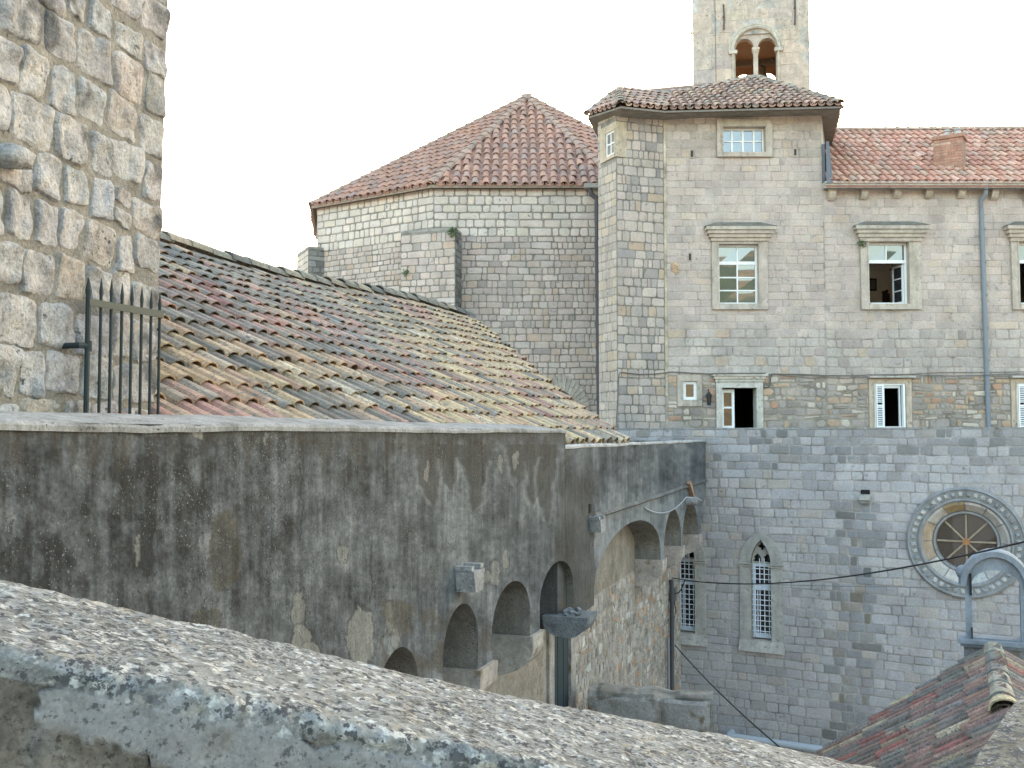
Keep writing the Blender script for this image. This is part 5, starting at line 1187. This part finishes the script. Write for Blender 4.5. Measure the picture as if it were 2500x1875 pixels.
t = build('low_stone_wall', m, M['rubble']); tag(t, 'low wall of rough grey stone blocks at the foot of the rubble wall', 'wall')
for (xa, xb, nn) in ((1440, 1600, .03), (1614, 1733, .05)):
    m = MB(); a, b = BW.px(xa, 1720)[0], BW.px(xb, 1720)[0]; n2 = 12; v = []
    for i in range(n2 + 1):
        u = a + (b - a) * i / n2; e = min(1, 6 * min(i, n2 - i) / n2 + .3)
        for (n_, z) in ((0, bz1 - .62), (nn * e, bz1 - .55), (nn * e * 1.2, bz1 - .25), (nn * e, bz1 - .06), (0, bz1 - .02)): v.append(BW.pt(u + .03 * (f1(z * 5, u * 3, 2) - .5), z + .04 * (f1(u * 3, z, 1) - .5), n_ + .02 * f1(u * 4, z * 4, 5)))
    m.add(v, [(i * 5 + k, i * 5 + k + 1, (i + 1) * 5 + k + 1, (i + 1) * 5 + k) for i in range(n2) for k in range(4)], hsv_j((.26, .24, .21), rng)); build('stone', m, M['rubble'], t)

# ================================================================== TILED ROOF BEHIND THE ARCADED HOUSE
nU = Vector((.44, 1, 0)).normalized(); wv = Vector((nU.y, -nU.x, 0)); th = math.radians(28)
Pn = P(450, 900, 8.0); ncap = Vector((wv.x * math.sin(th), wv.y * math.sin(th), math.cos(th)))
def on_roof(x, y): r = ray(x, y); return r * (Pn.dot(ncap) / r.dot(ncap))
ER = on_roof(1524, 1087); Vup = -wv * math.cos(th) + Vector((0, 0, math.sin(th)))
NR = Slope(ER, nU, Vup); ridgeL, ridgeR = NR.uv(on_roof(367, 596)), NR.uv(on_roof(1140, 776))
vR = (ridgeL[1] + ridgeR[1]) / 2; midE = NR.uv(on_roof(1350, 958))
near = thing('tiled_house', 'old house with mossy ochre barrel tile roof, between the rough tower and the apse', 'house', (-2, 12, GZ))
poly = [(-9.5, -.05), (0, 0), midE, (ridgeR[0], vR), (-9.5, vR)]
def COLN(u, v, r):
    x, y = proj(NR.pt(u, v)); k = f1(u * .45, v * .5, 301, 3); dk_ = max(0, 1 - abs(v / vR - .80) / .28) * (1.25 if x < 1000 else .5)
    kk = f1(u * .8 + 3, v * .9, 317, 3)
    if kk > .52: c = pick(r, [(4, (.41, .30, .19)), (2, (.38, .26, .165)), (1, (.46, .37, .26)), (1, (.33, .21, .15))])
    else: c = pick(r, [(3, (.36, .22, .165)), (2.4, (.33, .185, .145)), (2, (.37, .265, .185)), (1.5, (.27, .22, .17)), (.4, (.24, .12, .10))])
    if x > 1050 and r.random() < .7: c = pick(r, [(3, (.44, .33, .195)), (2, (.41, .285, .18)), (1, (.34, .22, .15))])
    if r.random() < .14 + .55 * dk_ * (k + .2) or r.random() < (k - .45) * 1.5: c = mixc3(c, pick(r, [(2, (.135, .13, .115)), (1.5, (.18, .165, .14)), (1.5, (.21, .195, .17))]), r.uniform(.55, .95))
    return hsv_j(c, r, .12, .05)
m = MB(); th_ = .12
pb = [NR.pt(u, v, -.12) for u, v in poly]; bkR = [Vector(NR.pt(u, vR, -.02)) for u in (-9.5, ridgeR[0])]
dn = (-wv * -1)
far = [bkR[1] - wv * 4.5 + Vector((0, 0, -2.4)), bkR[0] - wv * 4.5 + Vector((0, 0, -2.4))]
m.add([tuple(bkR[0]), tuple(bkR[1]), tuple(far[0]), tuple(far[1])], [(0, 1, 2, 3)], (.2, .15, .11))
nrf = build('roof', m, M['tile'], near)
m = MB()
def wallq(a, b): m.add([(a[0], a[1], -1.0), (b[0], b[1], -1.0), (b[0], b[1], b[2] - .15), (a[0], a[1], a[2] - .15)], [(0, 1, 2, 3)], (.30, .27, .23))
e_ = [Vector(NR.pt(*q)) for q in poly]; wallq(e_[1], e_[2]); wallq(e_[2], e_[3]); wallq(e_[3], far[0]); wallq(far[0], far[1]); wallq(e_[0], e_[1])
build('wall', m, M['rubble'], near)
sagN = lambda u, v: -.07 * math.exp(-((u + 2.0) / 3.2) ** 2) * (v / vR) + .03 * math.sin(u * .9) * (v / vR)
cv, pn = tile_roof(NR, poly, .2, .335, COLN, rad=.47, sag=sagN, jit=.013, base_col=(.06, .05, .04))
RN = lambda r: hsv_j(pick(r, [(4, (.19, .18, .15)), (2, (.27, .23, .17)), (1, (.12, .12, .11))]), r, .12)
cv += ridge_tiles(NR.pt(-9.4, vR + .03, .03), NR.pt(ridgeR[0], vR + .03, .03), (0, 0, 1), RN, .15, .48, .4, sagf=lambda t: sagN(-9.4 + t * (ridgeR[0] + 9.4), vR) + .012 * math.sin(t * 70))
emit_pieces(cv, nrf, M['tile'], 'roof_tile', 'roof_tiling', cap=300, vis=lambda x, y: x > 360 and y < 1060); build('pan_tiles', pn, M['tile'], nrf, kind='stuff')

# ================================================================== ROUGH STONE TOWER, LEFT
td = Vector((.206, 1)).normalized(); tc = Vector(plan(374, 6.5))
TW = Fr(tc - td * 2.7, tc, lean=.028)
tower = thing('stone_tower', 'massive tower of big rough pale stones at the left edge, beside the tiled roof', 'tower', (tc.x - .6, tc.y - .4, GZ))
ztw = 3.4; L_ = TW.L
m = MB(); a, b = TW.pt(0, GZ + 7, -.0), TW.pt(L_, GZ + 7, 0)
wall_base(m, TW, 0, L_, -2.2, ztw, (.23, .215, .185))
BK = Fr(TW.B[:2], (TW.B.x - 3.2, TW.B.y + 1.2)); 
m.add([TW.pt(L_, -2.2, 0), TW.pt(L_, ztw, 0), (TW.pt(L_, ztw, 0)[0] - 3.2, TW.B.y + .66, ztw), (TW.B.x - 3.2, TW.B.y + .66, -2.2)], [(0, 3, 2, 1)], (.25, .24, .22)); 
q = [TW.pt(0, -2.2, 0), TW.pt(L_, -2.2, 0)]; m.add([(TW.B.x - 2, TW.B.y - .5, GZ), (TW.B.x, TW.B.y, GZ), (TW.B.x, TW.B.y, -2.2), (TW.A.x, TW.A.y, -2.2), (TW.A.x, TW.A.y, GZ)], [(4, 1, 2, 3)], (.25, .24, .22))
build('wall', m, M['stone_old'], tower)
TWC = lambda u, z, r: hsv_j(pick(r, [(4, (.37, .355, .34)), (3, (.34, .33, .32)), (1.2, (.37, .335, .295)), (3, (.35, .355, .355)), (.8, (.26, .25, .235))]), r, .07)
def rough_stone(fr, u0, u1, z0, z1, col, r, seed, proud=.026, g=17):
    v = []; f = []; c = []
    ex = r.uniform(5, 12); tx, tz = r.gauss(0, .07), r.gauss(0, .06); rot = [(r.gauss(0, .014), r.gauss(0, .014)) for _ in range(4)]
    for i in range(g):
        for k in range(g):
            a, b = -1 + 2 * i / (g - 1), -1 + 2 * k / (g - 1); a = math.copysign(abs(a) ** .75, a); b = math.copysign(abs(b) ** .75, b)
            s, t = (a + 1) / 2, (b + 1) / 2
            # rounded square footprint
            m_ = max(abs(a), abs(b)); rr = (abs(a) ** ex + abs(b) ** ex) ** (1 / ex) if m_ > 0 else 1
            k_ = m_ / rr if rr > 0 else 1; aa, bb = a * k_, b * k_
            du = (1 - s) * (1 - t) * rot[0][0] + s * (1 - t) * rot[1][0] + s * t * rot[2][0] + (1 - s) * t * rot[3][0]; dz = (1 - s) * (1 - t) * rot[0][1] + s * (1 - t) * rot[1][1] + s * t * rot[2][1] + (1 - s) * t * rot[3][1]
            u = (u0 + u1) / 2 + aa * (u1 - u0) / 2 + du * (0 if u1 > L_ and a > 0 else 1); z = (z0 + z1) / 2 + bb * (z1 - z0) / 2 + dz
            e = .022 * (f1(u * 14, z * 14, 900) - .5) * 2; u += e * m_; z += .022 * (f1(u * 14, z * 14, 901) - .5) * m_ * 2
            fall = max(0.0, 1 - m_ ** 16); n_ = proud * fall + fall * (.045 * (abs(2 * f1(u * 5 + seed, z * 5, 902, 3) - 1) - .3) + .020 * (f1(u * 16, z * 16, 905, 2) - .5) + a * tx * .12 + b * tz * .12)
            n_ = max(n_, .012 * fall); v.append(fr.pt(u, z, n_ - .006)); w_ = f1(u * 8, z * 8, 903, 4); w2 = f1(u * 2.2, z * 2.2, 904, 3)
            cc = mixc3(mixc3(col, (.40, .385, .365), float(sstep(.45, .7, f1(u * 5, z * 5, 906)))), (.085, .085, .083), float(sstep(.545, .66, w_ * .45 + w2 * .55)) * .85); c.append(cc)
    for i in range(g - 1):
        for k in range(g - 1): f.append((i * g + k, (i + 1) * g + k, (i + 1) * g + k + 1, i * g + k + 1))
    return v, f, c
z = -.9; rs = random.Random(12); seed = 0
while z < ztw:
    h = rs.uniform(.22, .31); u = L_
    while u > .6:
        w_ = rs.uniform(.19, .36); u2 = u - w_
        j = .009; zo = rs.gauss(0, .012)
        parts_ = [(z, z + h)] if rs.random() > .16 or w_ > .24 else [(z, z + h * .5), (z + h * .5, z + h)]
        for a, b in parts_:
            v, f, c = rough_stone(TW, max(u2, -.1) + j, u - j if u < L_ else L_ + .002, a + j + zo, b - j + zo, TWC(u, z, rs), rs, seed); seed += 3
            m = MB(); m.add(v, f, c)
            s, cx, cy = px_size(v)
            build('stone', m, M['stone_old'], tower, smooth=False)
        u = u2
    z += h
u, z = TW.px(8, 392); m = MB(); blob(m, TW.pt(u - .06, z, .06), (.12, .13, .055), (.33, .34, .34), 3, 12, 8, .25, .7); build('ledge_stone', m, M['stone_old'], tower, smooth=True)

# ================================================================== IRON GATE
gt = Fr(plan(214, 5.62), plan(390, 6.27)); gate = thing('iron_gate', 'dark green iron gate of spiked bars standing in front of the rough stone tower', 'gate', gt.pt(.3, -1.3))
IR = (.022, .032, .034)
for x, yt in ((217, 676), (248, 678), (273, 681), (299, 691), (323, 697), (347, 700), (370, 711), (391, 713)):
    u, zt_ = gt.px(x, yt); r_ = .0155 if x == 217 else .0095; m = MB()
    tube(m, [gt.pt(u, -1.3), gt.pt(u, zt_ - .115), gt.pt(u, zt_ - .09)], r_, IR, 8); tube(m, [gt.pt(u, zt_ - .10), gt.pt(u, zt_ - .075)], r_ * 1.15, IR, 8, r2=r_ * 1.25); tube(m, [gt.pt(u, zt_ - .075), gt.pt(u, zt_)], r_ * 1.25, IR, 8, r2=.0012)
    build('bar', m, M['metal'], gate)
for ya, nm in ((738, 'top_rail'),):
    a, b = gt.px(212, ya - 9), gt.px(394, 769 - 9); a2, b2 = gt.px(212, ya + 8), gt.px(394, 769 + 8); m = MB()
    v = []
    for n_ in (.012, .02): v += [gt.pt(a2[0], a2[1], n_), gt.pt(b2[0], (a2[1] + b2[1]) / 2 * 0 + b2[1], n_), gt.pt(b2[0], b[1], n_), gt.pt(a[0], a[1], n_)]
    m.add(v, BOXF, (.040, .056, .052)); build(nm, m, M['cable'], gate)
m = MB(); fbox(m, gt, 0, gt.L, -1.22, -1.17, .012, .02, IR); build('bottom_rail', m, M['metal'], gate)
u, z = gt.px(216, 845); m = MB(); tube(m, [gt.pt(u, z - .03), gt.pt(u, z + .03)], .02, IR, 10); tube(m, [gt.pt(u, z), gt.pt(u - .06, z, -.01), gt.pt(u - .09, z - .005, -.2)], .017, IR, 8); build('hinge', m, M['metal'], gate)

# ================================================================== SMALL RED ROOF AND BELL GABLE, LOWER RIGHT
R1, R2 = P(2425, 1592, 11.0), P(2455, 1745, 8.47); rz = (R1[2] + R2[2]) / 2; R1 = Vector((R1[0], R1[1], rz)); R2 = Vector((R2[0], R2[1], rz))
rd = (R1 - R2).normalized(); lw = Vector((-rd.y, rd.x, 0)); R0 = R2 - rd * 2.2
hut = thing('small_roofed_building', 'small building with a gabled roof of dark red and mossy tiles, lower right corner', 'building', (3.2, 9.2, GZ))
LD, DRP = 1.72, 1.30
def COLH(u, v, r):
    c = pick(r, [(4, (.185, .115, .095)), (3, (.155, .11, .092)), (2.2, (.22, .135, .10)), (1.4, (.28, .205, .14)), (1.2, (.34, .28, .18)), (3, (.125, .115, .10)), (.6, (.235, .085, .07)), (2.4, (.165, .155, .135))])
    c = mixc3(c, (.25, .18, .13), .10); c = tuple(q * 1.12 for q in c); return hsv_j(c, r, .15, .07)
lo0, lo1 = R0 + lw * LD - Vector((0, 0, DRP)), R1 + lw * LD - Vector((0, 0, DRP)); ro0, ro1 = R0 - lw * 1.6 - Vector((0, 0, 1.1)), R1 - lw * 1.6 - Vector((0, 0, 1.1))
m = MB(); dd = Vector((0, 0, .13)); m.add([lo0 - dd, lo1 - dd, R1 - dd, R0 - dd, ro0 - dd, ro1 - dd], [(0, 3, 2, 1), (3, 4, 5, 2)], (.1, .07, .055)); hrf = build('roof', m, M['tile_old'], hut)
cv, pn = [], MB()
for pts in ([lo0, lo1, R1, R0], [ro0, ro1, R1, R0]):
    sl = Slope(pts[0], pts[1] - pts[0], pts[3] - pts[0]); a, b = tile_roof(sl, [sl.uv(q) for q in pts], .165, .31, COLH, rad=.50, jit=.014, base_col=(.06, .04, .035)); cv += a; pn.merge(b)
cv += ridge_tiles(R2 - Vector((0, 0, .03)), R1 - Vector((0, 0, .03)), (0, 0, 1), lambda r: hsv_j(pick(r, [(3, (.20, .195, .17)), (2, (.24, .225, .18)), (1, (.155, .155, .135))]), r, .12), .115, .56, .46, lift=.008)
emit_pieces(cv, hrf, M['tile_old'], 'roof_tile', 'roof_tiling', cap=300); build('pan_tiles', pn, M['tile_old'], hrf, kind='stuff')
m = MB()
cv = cover_tile(R2 - rd * .12 + Vector((0, 0, .03)), rd.cross(Vector((0, 0, 1))), rd, (0, 0, 1), .34, .14, .12, .018, (.40, .34, .21), 8, .03); m.add(*cv); build('end_ridge_tile', m, M['tile'], hut, label='yellowish clay end tile of the ridge')
m = MB()
for a, b in ((lo0, lo1), (lo1, R1), (R1, ro1), (ro1, ro0)):
    a = a + (R2 - a) * .04; b = b + (R2 - b) * .04; m.add([(a.x, a.y, GZ), (b.x, b.y, GZ), (b.x, b.y, b.z - .14), (a.x, a.y, a.z - .14)], [(0, 1, 2, 3)], (.27, .25, .22))
build('wall', m, M['rubble'], hut)
# stucco wall with a sloping mossy top in front of the small roof
m = MB(); pA, pB = P(2340, 1905, 3.9), P(2530, 1640, 5.3); n2 = 70; v = []; c = []
dv = pB - pA; nv = Vector((dv.y, -dv.x, 0)).normalized()
for i in range(n2 + 1):
    t = -1.2 + 3.4 * i / n2; p = pA + dv * t; w_ = .02 * (f1(t * 9, 3, 5) - .5)
    for (o, z) in ((-.01, -2.5), (-.005, -.02), (.012, .012), (.12, .015), (.235, .0), (.25, -.03), (.25, -3)):
        q = p + nv * (o + w_) + Vector((0, 0, z + .02 * (f1(t * 14, o * 9, 6) - .5))); v.append(q)
        top_ = z > -.1; k = f1(t * 12, o * 18, 7); c.append(mixc3((.085, .08, .06), (.16, .15, .12), float(sstep(.35, .65, k))) if top_ and o < .22 else mixc3((.19, .21, .215), (.06, .063, .066), float(sstep(.45, .6, f1(t * 30, z * 10, 8)))))
m.add(v, [(i * 7 + k, i * 7 + k + 1, (i + 1) * 7 + k + 1, (i + 1) * 7 + k) for i in range(n2) for k in range(6)], c)
m2 = mat_attr('spotted_cement', grain=(50, .3), blot=(8, .25), bump=(60, .6, .008), spots=(26, .5, .56, (.045, .048, .052), 0), spots2=(70, .58, .64, (.30, .31, .32), 6))
t = build('gable_wall', m, m2); tag(t, 'spotted grey cement wall with a mossy sloping top, bottom right corner in front of the small red roof', 'wall')

# bell gable
BG = Fr(plan(2345, 11.45), plan(2518, 11.15)); bgz = lambda y: BG.px(2430, y)[1]; bgu = lambda x: BG.px(x, 1450)[0]
GC = (.20, .225, .25)
gab = thing('bell_gable', 'small empty grey stone bell arch with ball ornaments standing above the small red roof', 'bell arch', BG.pt(bgu(2430), bgz(1640), -.1))
uc_ = bgu(2431); ro, ri = bgu(2508) - uc_, bgu(2491) - uc_; zs = bgz(1432)
out = [(q[0], q[1]) for q in arc(uc_, zs, ro, 0, math.pi, 26)]; inn = [(uc_ + (ri - .0) * math.cos(math.pi * i / 26), zs + (bgz(1392) - zs) * math.sin(math.pi * i / 26)) for i in range(27)]
kz = (bgz(1355) - zs) / ro; out = [(x, zs + (z - zs) * kz) for x, z in out]
v, f = path_plate(BG, out + [(uc_ - ro, bgz(1566)), (uc_ + ro, bgz(1566))], [inn + [(uc_ - ri, bgz(1560)), (uc_ + ri, bgz(1560))]], -.24, 0)
m = MB(); m.add(v, f, GC); build('arch', m, M['dress'], gab)
m = MB(); pth = [(x, z, (x - uc_) / ro, (z - zs) / max(ro * kz, .01)) for x, z in out]; ring_sweep(m, BG, pth, [(-.02, .0), (-.02, .05), (.04, .055), (.05, .0), (.05, -.26)], (.22, .245, .27)); build('arch_moulding', m, M['dress'], gab)
m = MB(); fbox(m, BG, bgu(2336), bgu(2526), bgz(1574), bgz(1564), -.32, .08, (.21, .235, .26)); fbox(m, BG, bgu(2342), bgu(2520), bgz(1582), bgz(1574), -.30, .05, GC); build('ledge', m, M['dress'], gab)
m = MB(); fbox(m, BG, bgu(2350), bgu(2512), GZ, bgz(1582), -.26, .0, (.19, .2, .21)); build('base', m, M['rubble'], gab)
for s in (-1, 1):
    m = MB(); x = uc_ + s * (ro + .015); zq = bgz(1404); blob(m, BG.pt(x, zq, -.1), (.075, .085, .085), (.24, .26, .28), 5, 14, 10, .05); fbox(m, BG, x - .05, x + .05, bgz(1432), bgz(1417), -.16, -.02, GC); build('ball_ornament', m, M['dress'], gab, smooth=False)
m = MB(); fbox(m, BG, uc_ - .055, uc_ + .055, zs + ro * kz, bgz(1345), -.17, -.05, (.22, .24, .26)); blob(m, BG.pt(uc_, bgz(1346), -.11), (.045, .05, .03), (.24, .26, .28), 2, 10, 6, .05); build('finial', m, M['dress'], gab)
m = MB(); fbox(m, BG, bgu(2367), bgu(2373), bgz(1456), bgz(1403), .001, .03, (.015, .015, .017)); fbox(m, BG, bgu(2369), bgu(2373), bgz(1562), bgz(1535), .001, .02, (.04, .04, .04)); build('iron_strap', m, M['metal'], gab)

# ================================================================== CABLES
m = MB(); a = SR.pt(*SR.px(1641, 1411, .1), .1); b = P(2560, 1308, 9.5); sag_cable(m, a, b, .26, .0105, (.02, .02, .022), 48)
sag_cable(m, SR.pt(*SR.px(1700, 1405, .1), .1) if False else Vector(a).lerp(Vector(b), .07) - Vector((0, 0, .06)), SR.pt(*SR.px(1650, 1448, .14), .14), .08, .012, (.03, .03, .03), 10)
t = build('overhead_cable', m, M['cable']); tag(t, 'thick black cable strung from the rubble wall corner across the wheel window to the right', 'cable')
m = MB(); sag_cable(m, SR.pt(*SR.px(1641, 1418, .1), .1), CW.pt(*CW.px(2335, 1433), .06), .03, .006, (.09, .10, .11), 20)
t = build('thin_wire', m, M['cable']); tag(t, 'very thin grey wire running level across the church wall below the black cable', 'wire')
m = MB(); sag_cable(m, SR.pt(*SR.px(1648, 1575, .06), .06), P(1990, 1895, 12.0), .10, .011, (.03, .032, .035), 20)
t = build('slanting_wire', m, M['cable']); tag(t, 'dark wire slanting down from the rubble wall corner to behind the foreground parapet', 'wire')
m = MB(); pts = [F1.pt(F1.L, F1.px(1508, 1046)[1], .05), F2.pt(.02, F2.px(1511, 914)[1], .05)]
for x, y in ((1515, 909), (1560, 914), (1600, 913), (1622, 910)): pts.append(F2.pt(*F2.px(x, y), .04))
for x, y in ((1640, 908), (1690, 911), (1735, 913)): pts.append(F3.pt(*F3.px(x, y), .05))
for x, y in ((1738, 912), (1800, 911), (1868, 911)): pts.append(F3.pt(*F3.px(x, y, .22), .22))
for x, y in ((1872, 915), (1885, 913), (1960, 914), (2012, 917)): pts.append(F3.pt(*F3.px(x, y), .05))
for x, y in ((2080, 917), (2122, 915), (2223, 914), (2260, 916), (2330, 918), (2400, 916), (2450, 913), (2620, 912)): pts.append(F4.pt(*F4.px(x, y, .19), .19 if 2100 < x < 2240 else .12))
tube(m, pts, .014, (.13, .12, .11), 6); t = build('wall_cable', m, M['cable']); tag(t, 'long grey cable fixed along the palace and wing walls above the lower windows', 'cable')
m = MB(); pts = [F3.pt(*F3.px(x, y), .05) for x, y in ((1884, 912), (1880, 925), (1878, 942), (1868, 948), (1862, 942))]; tube(m, pts, .012, (.08, .08, .08), 6)
pts = [F3.pt(*F3.px(x, y), .04) for x, y in ((1884, 913), (1930, 918), (1980, 923), (2016, 921))] + [F4.pt(*F4.px(x, y), .04) for x, y in ((2060, 924), (2120, 919), (2240, 912), (2300, 909), (2400, 909), (2600, 906))]
tube(m, pts, .009, (.2, .18, .16), 5); t = build('wall_cable', m, M['cable']); tag(t, 'thinner second cable looping down beside the terrace doorway and on along the wing', 'cable')

# ================================================================== FOREGROUND PARAPET
dv = Vector((3.25, 1, -1.008)); dl = dv.length; dv = dv / dl; nv = Vector((-.294, .956, 0)); Fp = Vector((-.624, 1.21, -.252)); TH = .45
ls = np.r_[np.linspace(-.75, -.08, 40)[:-1], np.linspace(-.08, 1.0, 440)[:-1], np.linspace(1.0, 3.9, 330)]; NL = len(ls)
top_t = np.linspace(0, 1, 46); fr_t = np.linspace(0, 1, 52)
prof = [(TH + .02, -1.4, 0), (TH + .01, -.3, 0), (TH + .004, -.05, .6), (TH - .006, -.012, 1)]
prof += [(TH * (1 - t) - .012 * (1 - 2 * t), .004 * math.sin(t * math.pi), 1) for t in top_t]
prof += [(.002, -.006, 1), (-.006, -.014, .95), (-.011, -.026, .8)] + [(-.012 - .015 * t, -.034 - .85 * t ** 1.9, max(0, .45 - t * 22)) for t in fr_t]
prof = np.array(prof); K = len(prof)
Lg, Tg = np.meshgrid(ls, prof[:, 0], indexing='ij'); Zg = np.repeat(prof[None, :, 1], NL, 0); Tp = np.repeat(prof[None, :, 2], NL, 0)
s_ = np.repeat(np.cumsum(np.r_[0, np.hypot(np.diff(prof[:, 0]), np.diff(prof[:, 1]))])[None, :], NL, 0)
dis = .016 * (fbm(Lg * 2.2, s_ * 3, 401) - .5) + .010 * (fbm(Lg * 14, s_ * 14, 402) - .5) + .006 * (fbm(Lg * 50, s_ * 50, 403, 2) - .5)
edge = np.exp(-((Tg - .0) / .03) ** 2) * np.exp(-(Zg / .05) ** 2); chip = .5 * sstep(.58, .75, fbm(Lg * 9, s_ * 6, 404, 3)) * edge
# the grey cement patches on the face, and their cracked borders
lo = fbm(Lg * 2.3 + 7, (Zg) * 2.6, 405, 4); depth_ = -Zg
pat = np.zeros_like(Lg)
for (lc, dc, a, b, sd) in ((.23, .055, .17, .045, 1), (.27, .12, .075, .085, 2), (.10, .19, .035, .06, 3), (.52, .05, .12, .02, 4), (.9, .06, .3, .03, 5), (.47, .20, .06, .03, 6), (1.6, .1, .5, .07, 7)):
    e = ((Lg - lc) / a) ** 2 + ((depth_ - dc) / b) ** 2 + 1.5 * (fbm(Lg * 18 + sd, depth_ * 18, 410 + sd, 4) - .5); pat = np.maximum(pat, 1.35 - e)
cement = sstep(.28, .36, pat); crack = np.exp(-((pat - .30) / .05) ** 2) * sstep(.45, .6, fbm(Lg * 16, depth_ * 16, 420, 2)) * (Zg < -.03)
onface = (Zg < -.02) & (Tg < .1)
recess = np.where(onface, (1 - cement) * .006 + crack * .005, 0)
nT = np.where(onface, -1, 0.0); nZ = np.where(onface, 0, 1.0)
Tn = Tg + nT * (dis * .8 - recess); Zn = Zg + nZ * dis - chip * .012 + .035 * np.maximum(0, Lg - .75); Tn = Tn + chip * .015
Tp2 = np.clip(Tp + (fbm(Lg * 20, s_ * 20, 406, 3) - .5) * 1.2 * ((Tp > .03) & (Tp < .97)) + sstep(.08, .0, depth_) * (Zg < -.03) * 0, 0, 1)
spill = sstep(.5, .58, fbm(Lg * 34, depth_ * 44, 430, 3)) * np.exp(-(depth_ / .022) ** 2) * onface
Tp2 = np.clip(Tp2 + spill, 0, 1)
ck2 = np.exp(-((Lg - 1.13 - .03 * (fbm(s_ * 9, s_ * 0, 440, 3) - .5) * 4 + (TH - Tg) * .18) / .0035) ** 2) * (Tg > -.03) * (Tg < .24); ck2 = ck2 * (Lg > 1)
px3 = Fp[None, None, :] if False else None
Xp = Fp.x + dv.x * Lg + nv.x * Tn; Yp = Fp.y + dv.y * Lg + nv.y * Tn; Zp = Fp.z + dv.z * Lg + Zn
v = np.stack([Xp, Yp, Zp], -1).reshape(-1, 3); c = np.stack([Tp2 * (1 - np.clip(ck2, 0, 1)), cement, np.clip(crack + ck2, 0, 1)], -1).reshape(-1, 3)
m = MB(); m.v = [tuple(q) for q in v.tolist()]; m.c = [tuple(q) for q in c.tolist()]; m.f = [(i * K + k, i * K + k + 1, (i + 1) * K + k + 1, (i + 1) * K + k) for i in range(NL - 1) for k in range(K - 1)]
t = build('parapet', m, M['lichen'], smooth=True); tag(t, 'sloping cement parapet in the foreground, its broad top speckled with white and black lichen', 'wall')
